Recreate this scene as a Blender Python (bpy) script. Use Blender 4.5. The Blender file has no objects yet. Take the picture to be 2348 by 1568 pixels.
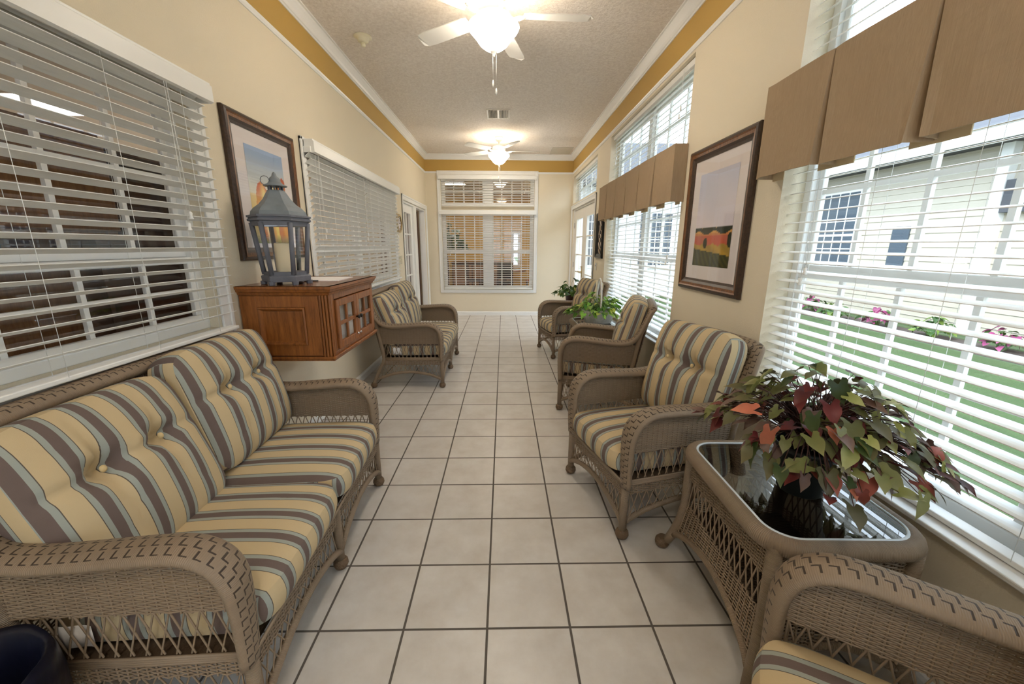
import bpy, bmesh, math, random
from mathutils import Vector, Matrix, Quaternion
random.seed(7)
PI = math.pi
S = bpy.context.scene
COL = S.collection

# ---------------------------------------------------------------- camera, world, sun, exposure
cam_d = bpy.data.cameras.new('camera')
cam = bpy.data.objects.new('camera', cam_d)
COL.objects.link(cam)
def cam_axes(p, y, r):
    cy, sy, cp, sp, cr, sr = math.cos(y), math.sin(y), math.cos(p), math.sin(p), math.cos(r), math.sin(r)
    fwd = Vector((sy*cp, cy*cp, -sp)); right = Vector((cy, -sy, 0)); down = fwd.cross(right)
    return cr*right + sr*down, -sr*right + cr*down, fwd
cr_, cd_, cf_ = cam_axes(.2351, .0216, -.0047)
cam.matrix_world = Matrix(((cr_.x, -cd_.x, -cf_.x, .0624), (cr_.y, -cd_.y, -cf_.y, 0), (cr_.z, -cd_.z, -cf_.z, 1.4098), (0, 0, 0, 1)))
cam_d.sensor_width = 36; cam_d.lens = 36*920.68/2348; cam_d.clip_start = .02; cam_d.clip_end = 200
S.camera = cam
W = bpy.data.worlds.new('sky'); S.world = W; W.use_nodes = True
W.node_tree.nodes['Background'].inputs[0].default_value = (.72, .86, 1.0, 1)
W.node_tree.nodes['Background'].inputs[1].default_value = 3.0
sun_d = bpy.data.lights.new('sun', 'SUN'); sun_d.energy = .9; sun_d.angle = .02; sun_d.color = (1, .95, .86)
sun = bpy.data.objects.new('sun', sun_d); COL.objects.link(sun)
sun.rotation_euler = Vector((-.55, -.35, .75)).to_track_quat('Z', 'Y').to_euler()
S.view_settings.view_transform = 'Standard'; S.view_settings.look = 'None'
S.view_settings.gamma = 1; S.view_settings.use_curve_mapping = False
S.view_settings.exposure = 1.0
LAMP = 21.0          # strength of the glowing lamp bowls
S.cycles.max_bounces = 10; S.cycles.diffuse_bounces = 6; S.cycles.glossy_bounces = 4
S.cycles.transparent_max_bounces = 24; S.cycles.sample_clamp_indirect = 6
S.cycles.caustics_reflective = False; S.cycles.caustics_refractive = False

# ---------------------------------------------------------------- materials
def lin(c): return tuple((v/255/12.92 if v/255 <= .04045 else ((v/255+.055)/1.055)**2.4) for v in c) + (1,)
class NT:
    def __init__(s, name):
        s.mat = bpy.data.materials.new(name); s.mat.use_nodes = True
        s.t = s.mat.node_tree; s.n = s.t.nodes; s.p = s.n['Principled BSDF']; s.out = s.n['Material Output']
    def node(s, typ, **kw):
        n = s.n.new(typ)
        for k, v in kw.items(): setattr(n, k, v)
        return n
    def put(s, sock, v):
        if isinstance(v, bpy.types.NodeSocket): s.t.links.new(v, sock)
        else: sock.default_value = v
    def m(s, op, a, b=0.0, c=0.0):
        n = s.node('ShaderNodeMath', operation=op)
        s.put(n.inputs[0], a); s.put(n.inputs[1], b); s.put(n.inputs[2], c); return n.outputs[0]
    def mix(s, f, a, b, mode='MIX'):
        n = s.node('ShaderNodeMix', data_type='RGBA', blend_type=mode)
        s.put(n.inputs[0], f); s.put(n.inputs[6], a); s.put(n.inputs[7], b); return n.outputs[2]
    def coord(s, which='Object'): return s.node('ShaderNodeTexCoord').outputs[which]
    def sep(s, v):
        n = s.node('ShaderNodeSeparateXYZ'); s.put(n.inputs[0], v); return n.outputs
    def mapping(s, v, scale): 
        n = s.node('ShaderNodeMapping'); s.put(n.inputs[0], v); n.inputs['Scale'].default_value = scale; return n.outputs[0]
    def noise(s, v, scale, detail=3, rough=.5):
        n = s.node('ShaderNodeTexNoise'); s.put(n.inputs['Vector'], v); n.inputs['Scale'].default_value = scale
        n.inputs['Detail'].default_value = detail; n.inputs['Roughness'].default_value = rough; return n.outputs[0]
    def ramp(s, f, stops, interp='LINEAR'):
        n = s.node('ShaderNodeValToRGB'); s.put(n.inputs[0], f); e = n.color_ramp.elements; n.color_ramp.interpolation = interp
        while len(e) < len(stops): e.new(.5)
        for i, (p, c) in enumerate(stops): e[i].position = p; e[i].color = c
        return n.outputs[0]
    def bump(s, h, strength=.3, dist=.01):
        n = s.node('ShaderNodeBump'); s.put(n.inputs['Height'], h); n.inputs['Strength'].default_value = strength
        n.inputs['Distance'].default_value = dist; s.t.links.new(n.outputs[0], s.p.inputs['Normal'])
    def set(s, color=None, rough=.5, metal=0, spec=.5):
        if color is not None: s.put(s.p.inputs['Base Color'], color)
        s.put(s.p.inputs['Roughness'], rough); s.p.inputs['Metallic'].default_value = metal
        s.p.inputs['Specular IOR Level'].default_value = spec
        return s.mat
def plain(name, c, rough=.5, metal=0, var=.06, scale=9, bump=0, bscale=200, spec=.4):
    k = NT(name); v = k.coord(); f = k.noise(v, scale)
    base = lin(c); dark = tuple(x*(1-var*2.2) for x in base[:3]) + (1,)
    if bump: k.bump(k.noise(v, bscale, 2), bump, .004)
    return k.set(k.mix(f, base, dark), rough, metal, spec)
M = {}
M['wall'] = plain('cream_wall_paint', (230, 219, 196), .62, var=.015, scale=2, bump=.35, bscale=160, spec=.35)
M['band'] = plain('gold_band_paint', (194, 158, 84), .55, var=.02, scale=2, bump=.3, bscale=160)
M['white'] = plain('white_trim_paint', (240, 240, 238), .35, var=.01)
M['slat'] = plain('white_blind_slat', (243, 243, 240), .38, var=.01)
M['fanwhite'] = plain('white_fan_enamel', (240, 238, 232), .3, var=.01)
M['plastic'] = plain('ivory_plastic', (232, 226, 200), .4, var=.01)
M['almond'] = plain('almond_plate', (205, 196, 172), .4, var=.01)
M['door'] = plain('door_white', (238, 234, 226), .4, var=.01)
k = NT('popcorn_ceiling'); v = k.coord(); a = k.noise(v, 46, 4, .7)
k.bump(a, .5, .012); M['ceil'] = k.set(k.mix(k.ramp(a, [(.35, (0, 0, 0, 1)), (.62, (1, 1, 1, 1))]), lin((224, 215, 206)), lin((242, 235, 227))), .9, spec=.1)
k = NT('floor_tile'); T = .315; P = k.sep(k.node('ShaderNodeNewGeometry').outputs['Position'])
fx = k.m('ADD', k.m('DIVIDE', P[0], T), 100.0); fy = k.m('ADD', k.m('DIVIDE', k.m('SUBTRACT', P[1], 1.2277), T), 100.0)
def edge(f): return k.m('MULTIPLY', k.m('SUBTRACT', .5, k.m('ABSOLUTE', k.m('SUBTRACT', k.m('FRACT', f), .5))), T)
d = k.m('MINIMUM', edge(fx), edge(fy)); g = k.ramp(k.m('MULTIPLY', d, 100), [(.38, (0, 0, 0, 1)), (.50, (1, 1, 1, 1))])
cmb = k.node('ShaderNodeCombineXYZ'); k.put(cmb.inputs[0], k.m('FLOOR', fx)); k.put(cmb.inputs[1], k.m('FLOOR', fy))
wn = k.node('ShaderNodeTexWhiteNoise'); k.put(wn.inputs[0], cmb.outputs[0])
ps = k.node('ShaderNodeNewGeometry').outputs['Position']
t1 = k.mix(k.ramp(k.noise(ps, 5.5, 6, .65), [(.32, (0, 0, 0, 1)), (.68, (1, 1, 1, 1))]), lin((198, 191, 183)), lin((216, 212, 207)))
t2 = k.mix(k.m('MULTIPLY', wn.outputs[0], .25), t1, lin((192, 185, 177)))
k.bump(g, .5, .003)
M['tile'] = k.set(k.mix(g, lin((92, 85, 78)), t2), k.m('ADD', k.m('MULTIPLY', k.m('SUBTRACT', 1.0, g), .4), .33), spec=.45)
def wicker(name, c, ticks=False):
    k = NT(name); uv = k.sep(k.coord('UV')); u, v = uv[0], uv[1]
    wave = k.m('ADD', k.m('MULTIPLY', k.m('SINE', k.m('MULTIPLY', u, 2*PI/.0045)), .5), .5)
    n = k.noise(k.coord(), 14, 3)
    base = lin(c); col = k.mix(n, base, tuple(x*.74 for x in base[:3]) + (1,))
    h = wave
    if ticks:
        msk = None
        for row, off in ((.155, 0), (.25, .5), (.345, 0)):
            t = k.m('FRACT', k.m('ADD', k.m('DIVIDE', u, .031), off + 10))
            inrow = k.m('LESS_THAN', k.m('ABSOLUTE', k.m('SUBTRACT', v, row)), .036)
            tr = k.m('MULTIPLY', inrow, k.m('LESS_THAN', t, .16))
            lo = k.m('MULTIPLY', k.m('LESS_THAN', k.m('ABSOLUTE', k.m('SUBTRACT', v, row - .036)), .007), k.m('LESS_THAN', t, .6))
            mm = k.m('MAXIMUM', tr, lo); msk = mm if msk is None else k.m('MAXIMUM', msk, mm)
        col = k.mix(msk, col, lin((62, 48, 36))); h = k.m('SUBTRACT', k.m('MULTIPLY', wave, .35), k.m('MULTIPLY', msk, 1.2))  # shade in the gaps of the weave, painted as dark ticks
    k.bump(h, .55, .0025)
    return k.set(col, .5, spec=.4)
WC = (148, 128, 106)
M['strand'] = plain('smooth_wicker_strand', WC, .5, var=.07, scale=30)
M['wicker'] = wicker('brown_resin_wicker', WC); M['wickarm'] = wicker('brown_woven_wicker_roll', WC, True)
M['wickdark'] = plain('wicker_shelf', (96, 78, 60), .6, bump=.6, bscale=120)
M['braid'] = plain('braided_foot_wicker', (112, 90, 68), .6, bump=1, bscale=150)
k = NT('striped_cushion_fabric'); u = k.sep(k.coord('UV'))[0]
f = k.m('FRACT', k.m('ADD', k.m('DIVIDE', u, .112), 50.27))
Yl, Dk, Gy, Br = lin((199, 178, 141)), lin((98, 90, 80)), lin((158, 162, 154)), lin((112, 97, 91))
st = k.ramp(f, [(0, Yl), (.455, Dk), (.475, Gy), (.60, Br), (.85, Gy), (.965, Dk), (.985, Yl)], 'CONSTANT')
nz = k.noise(k.mapping(k.coord(), (1, 1, 1)), 700, 2); k.bump(nz, .12, .002)
fold = k.noise(k.coord(), 9, 3)
k.bump(k.m('ADD', k.m('MULTIPLY', nz, .05), fold), .35, .02)
M['stripe'] = k.set(st, .85, spec=.15)
M['button'] = plain('button_fabric', (216, 190, 140), .8)
def wood(name, c1, c2, sc=(14, 14, 1.2), rough=.38, stops=(.3, .7)):
    k = NT(name); v = k.mapping(k.coord(), sc); a = k.noise(v, 3.5, 6, .65)
    b = k.noise(k.mapping(k.coord(), tuple(x*9 for x in sc)), 3, 3)
    k.bump(b, .12, .002)
    return k.set(k.mix(k.ramp(k.m('ADD', k.m('MULTIPLY', a, .75), k.m('MULTIPLY', b, .25)), [(stops[0], (0, 0, 0, 1)), (stops[1], (1, 1, 1, 1))]), lin(c1), lin(c2)), rough, spec=.5)
M['oak'] = wood('oak_cabinet_wood', (96, 52, 20), (172, 106, 50))
M['oakflat'] = wood('oak_cabinet_top', (104, 62, 32), (160, 104, 60), (10, 1.2, 10), .22)
M['brown'] = wood('brown_desk_wood', (112, 74, 46), (164, 118, 74), rough=.45)
M['tanwood'] = wood('tan_panel_wood', (150, 112, 70), (186, 146, 98), rough=.5)
M['darkwood'] = wood('dark_red_brown_wood', (58, 36, 28), (92, 58, 42), rough=.45)
M['frame'] = wood('dark_picture_frame_wood', (34, 26, 23), (80, 56, 40), (20, 20, 20), .35)
M['framegold'] = wood('worn_gold_frame_wood', (72, 44, 24), (168, 108, 54), (30, 30, 6), .35, (.35, .8))
M['mat'] = plain('picture_mat_board', (236, 228, 228), .8, var=.01)
M['lantern'] = plain('weathered_grey_wood', (124, 126, 136), .6, var=.2, scale=22, bump=.3, bscale=60)
M['lanternroof'] = plain('grey_blue_tin', (142, 150, 156), .5, var=.16, scale=16)
M['candle'] = plain('ivory_wax', (238, 222, 188), .5, var=.03)
M['chrome'] = plain('chrome', (205, 205, 210), .15, 1, var=0)
M['brass'] = plain('brass', (196, 172, 120), .3, 1, var=0)
M['black'] = plain('black_knob', (22, 20, 20), .3)
M['paper'] = plain('white_paper', (240, 238, 238), .8, var=.01)
k = NT('burlap_valance_fabric'); v = k.coord(); a = k.noise(k.mapping(v, (90, 90, 3)), 5, 4, .7)
k.bump(a, .2, .003); M['burlap'] = k.set(k.mix(a, lin((148, 126, 101)), lin((190, 167, 138))), .9, spec=.1)
M['liner'] = plain('cream_valance_liner', (228, 208, 170), .9)
def glass(name, tint=(1, 1, 1), rough=0.0, refl=1.0):
    k = NT(name); k.n.remove(k.p)
    tr = k.node('ShaderNodeBsdfTransparent'); tr.inputs[0].default_value = tint + (1,)
    gl = k.node('ShaderNodeBsdfGlossy'); gl.inputs['Roughness'].default_value = rough
    lw = k.node('ShaderNodeLayerWeight'); lw.inputs[0].default_value = .5
    f5 = k.m('ADD', k.m('MULTIPLY', k.m('POWER', lw.outputs['Facing'], 5.0), .5), .04)
    mx = k.node('ShaderNodeMixShader'); k.t.links.new(k.m('MULTIPLY', f5, refl), mx.inputs[0])
    k.t.links.new(tr.outputs[0], mx.inputs[1]); k.t.links.new(gl.outputs[0], mx.inputs[2]); k.t.links.new(mx.outputs[0], k.out.inputs[0]); return k.mat
M['glass'] = glass('clear_glass'); M['tableglass'] = glass('smoky_table_glass', (.50, .48, .46), 0, 3.2)
M['glassedge'] = plain('glass_edge_glint', (222, 232, 240), .15, 0, var=0)  # pale colour stands in for the bright glint along the glass edge
M['lensglass'] = glass('picture_glass', (1, 1, 1), 0, 1.0)
def emit(name, c, s):
    k = NT(name); k.p.inputs['Emission Color'].default_value = c + (1,); k.p.inputs['Emission Strength'].default_value = s
    return k.set((.9, .85, .75, 1), .3)
M['bowl'] = emit('lit_frosted_glass', (1, .90, .76), LAMP)
M['panel'] = emit('lamp_and_fill_glow', (1, .95, .88), 13)  # glow of the added fill panels and of the table lamp shade
def leafmat(name):
    k = NT(name); a = k.node('ShaderNodeVertexColor'); a.layer_name = 'leaf'
    n = k.noise(k.coord(), 60, 3); k.p.inputs['Subsurface Weight'].default_value = 0
    col = k.mix(k.m('MULTIPLY', n, .45), a.outputs[0], k.mix(.55, a.outputs[0], (.02, .015, .01, 1)))
    k.set(col, .42, spec=.35)
    tl = k.node('ShaderNodeBsdfTranslucent'); k.put(tl.inputs[0], col); mx = k.node('ShaderNodeMixShader'); mx.inputs[0].default_value = .25
    k.t.links.new(k.p.outputs[0], mx.inputs[1]); k.t.links.new(tl.outputs[0], mx.inputs[2]); k.t.links.new(mx.outputs[0], k.out.inputs[0])
    return k.mat
M['leaf'] = leafmat('plant_leaf')
k = NT('printed_picture'); a = k.node('ShaderNodeVertexColor'); a.layer_name = 'leaf'; M['print'] = k.set(a.outputs[0], .6, spec=.2)
M['stem'] = plain('red_brown_stem', (70, 40, 34), .6); M['gstem'] = plain('green_vine', (96, 130, 52), .6)
M['pot'] = plain('dark_green_pot', (34, 38, 36), .4); M['soil'] = plain('potting_soil', (48, 36, 28), .95, var=.2, scale=90, bump=1)
M['bark'] = plain('whitewashed_basket', (236, 230, 220), .8, var=.16, scale=48, bump=1, bscale=90)
M['bag'] = plain('navy_bin_liner', (20, 22, 40), .28, var=.1, bump=.5, bscale=18); M['bin'] = plain('dark_plastic_bin', (34, 34, 44), .4)
M['vent'] = plain('vent_metal', (214, 208, 196), .5); M['ventdark'] = plain('vent_shade_sheet', (40, 36, 32), .9)
M['siding'] = plain('cream_siding', (192, 184, 168), .7, var=.02); M['sidewhite'] = plain('white_siding', (236, 236, 234), .7, var=.02)
M['roof'] = plain('grey_shingle', (84, 86, 92), .9, var=.15, scale=30)
M['winglass'] = plain('dark_window_glass', (84, 96, 108), .1, var=.1)
k = NT('lawn'); v = k.coord(); a = k.noise(v, 2.2, 6, .7); b = k.noise(v, 90, 3)
k.bump(b, .8, .02); M['grass'] = k.set(k.mix(k.m('ADD', k.m('MULTIPLY', a, .6), k.m('MULTIPLY', b, .4)), lin((52, 70, 46)), lin((104, 122, 82))), .9, spec=.1)
M['mulch'] = plain('bark_mulch', (104, 92, 86), .95, var=.3, scale=40, bump=1, bscale=60)
M['concrete'] = plain('patio_concrete', (196, 190, 180), .85, var=.05, scale=14, bump=.2)
M['tan'] = plain('tan_wall_paint', (204, 188, 162), .7, var=.02); M['yellow'] = plain('yellow_wall_paint', (226, 184, 104), .7, var=.02)
M['carpet'] = plain('brown_carpet', (112, 96, 82), .95, var=.15, scale=40, bump=.5)
M['indoorwhite'] = plain('indoor_white', (226, 222, 214), .7, var=.02)
M['black2'] = plain('dark_upholstery', (44, 40, 42), .8); M['orange'] = plain('orange_upholstery', (190, 120, 70), .8)

# ---------------------------------------------------------------- mesh builder
class MB:
    def __init__(s): s.v = []; s.f = []; s.uv = []; s.sm = []; s.mi = []; s.col = []
    def face(s, idx, uv=None, smooth=False, mi=0):
        s.f.append(idx); s.uv.append(uv if uv else [(s.v[i][0]+s.v[i][1], s.v[i][2]) for i in idx]); s.sm.append(smooth); s.mi.append(mi)
    def box(s, x0, x1, y0, y1, z0, z1, mi=0, rot=None, piv=None):
        b = len(s.v)
        for x in (x0, x1):
            for y in (y0, y1):
                for z in (z0, z1):
                    p = Vector((x, y, z))
                    if rot is not None: p = rot @ (p - piv) + piv
                    s.v.append(tuple(p))
        for q in ((0, 1, 3, 2), (4, 6, 7, 5), (0, 4, 5, 1), (2, 3, 7, 6), (0, 2, 6, 4), (1, 5, 7, 3)): s.face([b+i for i in q], mi=mi)
        return s
    def tube(s, pts, r, n=8, closed=False, cap=True, mi=0, flat=None):
        """sweep; r radius or list; flat = list of (width_dir, width, height) overrides for an oval section"""
        pts = [Vector(p) for p in pts]; N = len(pts); rs = r if isinstance(r, (list, tuple)) else [r]*N
        tan = []
        for i in range(N):
            a = pts[(i-1) % N] if (closed or i > 0) else pts[i]; c = pts[(i+1) % N] if (closed or i < N-1) else pts[i]
            t = c - a; tan.append(t.normalized() if t.length > 1e-9 else Vector((0, 0, 1)))
        up = Vector((0, 0, 1)) if abs(tan[0].z) < .9 else Vector((1, 0, 0))
        w = tan[0].cross(up).normalized(); L = 0; base = len(s.v); ls = []
        for i in range(N):
            if i > 0: L += (pts[i]-pts[i-1]).length
            ls.append(L); t = tan[i]
            if flat: 
                wd, a, b = flat[i]; wv = Vector(wd); wv = (wv - t*wv.dot(t)).normalized(); hv = wv.cross(t).normalized()
            else:
                w = (w - t*w.dot(t)).normalized(); wv = w; hv = wv.cross(t); a = b = rs[i]
            for j in range(n):
                an = 2*PI*j/n; s.v.append(tuple(pts[i] + wv*math.cos(an)*a + hv*math.sin(an)*b))
        M_ = N if closed else N-1
        for i in range(M_):
            i2 = (i+1) % N; l2 = ls[i2] if i2 else L + (pts[0]-pts[-1]).length
            for j in range(n):
                j2 = (j+1) % n
                s.face([base+i*n+j, base+i*n+j2, base+i2*n+j2, base+i2*n+j], [(ls[i], j/n), (ls[i], (j+1)/n), (l2, (j+1)/n), (l2, j/n)], True, mi)
        if cap and not closed:
            s.face([base+j for j in range(n)][::-1], None, False, mi); s.face([base+(N-1)*n+j for j in range(n)], None, False, mi)
        return s
    def lathe(s, prof, n=20, c=(0, 0, 0), smooth=True, mi=0, a0=0.0, cap=True, sx=1, sy=1):
        b = len(s.v); L = 0
        for i, (r, z) in enumerate(prof):
            for j in range(n):
                a = a0 + 2*PI*j/n; s.v.append((c[0]+r*math.cos(a)*sx, c[1]+r*math.sin(a)*sy, c[2]+z))
        for i in range(len(prof)-1):
            for j in range(n):
                j2 = (j+1) % n; s.face([b+i*n+j, b+i*n+j2, b+(i+1)*n+j2, b+(i+1)*n+j], [(i*.02, j/n), (i*.02, (j+1)/n), (i*.02+.02, (j+1)/n), (i*.02+.02, j/n)], smooth, mi)
        if cap:
            s.face([b+j for j in range(n)][::-1], None, False, mi); s.face([b+(len(prof)-1)*n+j for j in range(n)], None, False, mi)
        return s
    def grid(s, fn, nu, nv, smooth=True, mi=0, uvf=None, closed_u=False):
        b = len(s.v); mu = nu if closed_u else nu+1
        for j in range(nv+1):
            for i in range(mu): s.v.append(tuple(fn(i/nu, j/nv)))
        for j in range(nv):
            for i in range(nu):
                i2 = (i+1) % mu; q = [b+j*mu+i, b+j*mu+i2, b+(j+1)*mu+i2, b+(j+1)*mu+i]
                uv = [uvf(x, y) for x, y in ((i/nu, j/nv), ((i+1)/nu, j/nv), ((i+1)/nu, (j+1)/nv), (i/nu, (j+1)/nv))] if uvf else None
                s.face(q, uv, smooth, mi)
        return s
    def poly(s, pts, mi=0, smooth=False):
        b = len(s.v); s.v += [tuple(p) for p in pts]; s.face(list(range(b, b+len(pts))), mi=mi, smooth=smooth); return s
    def prism(s, pts2, axis, a0, a1, mi=0, smooth=False):
        """extrude a 2D outline along an axis (0,1,2); outline gives the other two coordinates in order"""
        def mk(p, a):
            q = list(p); q.insert(axis, a); return tuple(q)
        b = len(s.v); n = len(pts2); s.v += [mk(p, a0) for p in pts2] + [mk(p, a1) for p in pts2]
        s.face(list(range(b, b+n))[::-1], mi=mi); s.face(list(range(b+n, b+2*n)), mi=mi)
        for i in range(n):
            j = (i+1) % n; s.face([b+i, b+j, b+n+j, b+n+i], mi=mi, smooth=smooth)
        return s
    def build(s, name, mats, parent=None, bevel=0, seg=2, label=None, solid=0, fix=True, cols=None, kind=None):
        me = bpy.data.meshes.new(name); me.from_pydata(s.v, [], s.f)
        mats = mats if isinstance(mats, (list, tuple)) else [mats]
        for m_ in mats: me.materials.append(m_)
        uvl = me.uv_layers.new(name='UVMap'); i = 0
        flat = [c for u in s.uv for p in u for c in p]
        uvl.data.foreach_set('uv', flat)
        me.polygons.foreach_set('use_smooth', s.sm); me.polygons.foreach_set('material_index', s.mi)
        if cols:
            ca = me.color_attributes.new('leaf', 'FLOAT_COLOR', 'POINT'); ca.data.foreach_set('color', [c for q in cols for c in q])
        me.update()
        if fix:
            bm = bmesh.new(); bm.from_mesh(me); bmesh.ops.recalc_face_normals(bm, faces=bm.faces); bm.to_mesh(me); bm.free()
        o = bpy.data.objects.new(name, me); COL.objects.link(o)
        if parent is not None: o.parent = parent
        if solid:
            m_ = o.modifiers.new('s', 'SOLIDIFY'); m_.thickness = solid; m_.offset = 0
        if bevel:
            m_ = o.modifiers.new('b', 'BEVEL'); m_.width = bevel; m_.segments = seg; m_.limit_method = 'ANGLE'; m_.angle_limit = .6
            m_.harden_normals = False
        if label: o['label'] = label
        if kind: o['kind'] = kind
        return o
def bx(*a, **k): return MB().box(*a, **k)
def tag(o, label, cat, group=None):
    o['label'] = label; o['category'] = cat
    if group: o['group'] = group
    return o
def thing(name, label, cat, loc=(0, 0, 0), rz=0, group=None):
    o = bpy.data.objects.new(name, None); COL.objects.link(o); o.location = loc; o.rotation_euler = (0, 0, rz); o.empty_display_size = .1
    return tag(o, label, cat, group)
def struct(o, label=None):
    o['kind'] = 'structure'
    if label: o['label'] = label
    return o
def sroot(name, loc=(0, 0, 0), rz=0):
    o = bpy.data.objects.new(name, None); COL.objects.link(o); o.location = loc; o.rotation_euler = (0, 0, rz); o['kind'] = 'structure'; return o
def dup(root, loc, rz, label, group=None):
    r = root.copy(); COL.objects.link(r); r.location = loc; r.rotation_euler = (0, 0, rz); r['label'] = label
    if group: r['group'] = group
    for ch in list(root.children):
        c = ch.copy(); COL.objects.link(c); c.parent = r
        for g in list(ch.children):
            e = g.copy(); COL.objects.link(e); e.parent = c
    return r
R90 = PI/2

# ---------------------------------------------------------------- room shell
XL, XR, YF, YB, ZC, ZT = -1.455, 1.417, 8.304, -2.6, 3.1, 2.794
struct(bx(XL-.15, XR+.17, YB, YF+.12, -.12, 0).build('floor', M['tile']))
struct(bx(XL-.15, XR+.6, YB-.15, YF+.12, ZC, ZC+.15).build('ceiling', M['ceil']))
def wall_x(name, xa, xb, holes, y0=YB, y1=YF, z1=ZC, mat='wall'):
    """wall slab between x planes with rectangular holes (y0,y1,z0,z1)"""
    ys = sorted({y0, y1, *[h[0] for h in holes], *[h[1] for h in holes]}); m = MB()
    for a, b in zip(ys, ys[1:]):
        hs = sorted([(h[2], h[3]) for h in holes if h[0] <= a+1e-6 and h[1] >= b-1e-6]); z = 0
        for p, q in hs:
            if p > z: m.box(xa, xb, a, b, z, p)
            z = q
        if z < z1: m.box(xa, xb, a, b, z, z1)
    return struct(m.build(name, M[mat]))
LA = (-.30, 2.16, .975, 2.13); LB = (3.34, 5.81, .975, 2.12); LD = (6.39, 8.18, 0, 2.08)
RA = (-.25, 2.045, .56, 2.745); RB = (3.195, 5.47, .585, 2.745); RD = (6.20, 8.22, 0, 2.12); RT = (6.20, 8.22, 2.20, 2.70)
wall_x('wall_left', XL-.12, XL, [LA, LB, LD]); wall_x('wall_right', XR, XR+.17, [RA, RB, RD, RT])
def wall_y(name, ya, yb, holes, x0, x1, z1=ZC, mat='wall'):
    xs = sorted({x0, x1, *[h[0] for h in holes], *[h[1] for h in holes]}); m = MB()
    for a, b in zip(xs, xs[1:]):
        hs = sorted([(h[2], h[3]) for h in holes if h[0] <= a+1e-6 and h[1] >= b-1e-6]); z = 0
        for p, q in hs:
            if p > z: m.box(a, b, ya, yb, z, p)
            z = q
        if z < z1: m.box(a, b, ya, yb, z, z1)
    return struct(m.build(name, M[mat]))
FW = (-1.16, .67, .53, 2.735)
wall_y('wall_far', YF, YF+.12, [FW], XL, XR)
BW = (-1.0, 1.0, .6, 2.6)
wall_y('wall_behind', YB-.12, YB, [BW], XL, XR)
# gold band (painted strip) + crown + picture rail
struct(MB().box(XL, XL+.004, YB, YF, ZT, ZC).build('trim_1', M['band'])); struct(MB().box(XR-.004, XR, YB, YF, ZT, ZC).build('trim_2', M['band']))
struct(MB().box(XL, XR, YF-.004, YF, ZT, ZC).build('trim_3', M['band'])); struct(MB().box(XL, XR, YB, YB+.004, ZT, ZC).build('trim_15', M['band']))
crown = [(0, -.095), (.012, -.095), (.014, -.083), (.022, -.078), (.030, -.060), (.048, -.036), (.058, -.024), (.062, -.012), (.075, -.010), (.075, 0), (0, 0)]
struct(MB().prism([(XL+a, ZC+b) for a, b in crown], 1, YB, YF).build('trim_4', M['white']))
struct(MB().prism([(XR-a, ZC+b) for a, b in crown], 1, YB, YF).build('trim_5', M['white']))
struct(MB().prism([(YF-a, ZC+b) for a, b in crown], 0, XL, XR).build('trim_6', M['white']))
rail = [(0, -.030), (.008, -.030), (.014, -.020), (.012, -.010), (.016, 0), (0, 0)]
struct(MB().prism([(XL+a, ZT+b) for a, b in rail], 1, YB, YF).build('trim_7', M['white']))
struct(MB().prism([(XR-a, ZT+b) for a, b in rail], 1, YB, YF).build('trim_8', M['white']))
m = MB(); m.prism([(YF-a, ZT+b) for a, b in rail], 0, XL, -1.225); m.prism([(YF-a, ZT+b) for a, b in rail], 0, .735, XR)
struct(m.build('trim_9', M['white']))
base = [(0, 0), (.016, 0), (.016, .060), (.010, .074), (0, .078)]
m = MB(); m.prism([(XL+a, b) for a, b in base], 1, YB, 6.315); struct(m.build('baseboard_left', M['white']))
m = MB(); m.prism([(XR-a, b) for a, b in base], 1, YB, 6.13); struct(m.build('baseboard_right', M['white']))
struct(MB().prism([(YF-a, b) for a, b in base], 0, XL, XR).build('baseboard_far', M['white']))
def casing_pts(w): return [(0, 0), (w, 0), (w, .008), (w*.8, .020), (w*.35, .016), (w*.2, .022), (0, .018)]
def casing(name, kind, plane, a0, a1, z0, z1, w, bottom=True):
    """flat picture-frame casing with a raised outer edge; plane 'L','R','F'"""
    m = MB()
    def add(u0, u1, v0, v1, t):
        if plane == 'L': m.box(XL, XL+t, u0, u1, v0, v1)
        elif plane == 'R': m.box(XR-t, XR, u0, u1, v0, v1)
        else: m.box(u0, u1, YF-t, YF, v0, v1)
    b = w*.3
    lo = z0 if bottom else 0
    add(a0, a0+w, lo, z1, .014); add(a1-w, a1, lo, z1, .014); add(a0+w, a1-w, z1-w, z1, .014)
    add(a0, a0+b, lo, z1, .022); add(a1-b, a1, lo, z1, .022); add(a0, a1, z1-b, z1, .022)
    if bottom: add(a0+w, a1-w, z0, z0+w, .014); add(a0, a1, z0, z0+b, .022)
    return struct(m.build(name, M['white'], bevel=.004))
casing('trim_10', 0, 'L', -.38, 2.24, .90, 2.205, .08); casing('trim_11', 0, 'L', 3.262, 5.886, .90, 2.195, .08)
casing('trim_12', 0, 'L', 6.313, 8.26, 0, 2.157, .078, False)
casing('trim_13', 0, 'F', -1.227, .738, .465, 2.81, .068); casing('trim_14', 0, 'R', 6.13, 8.29, 0, 2.17, .075, False)

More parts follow.
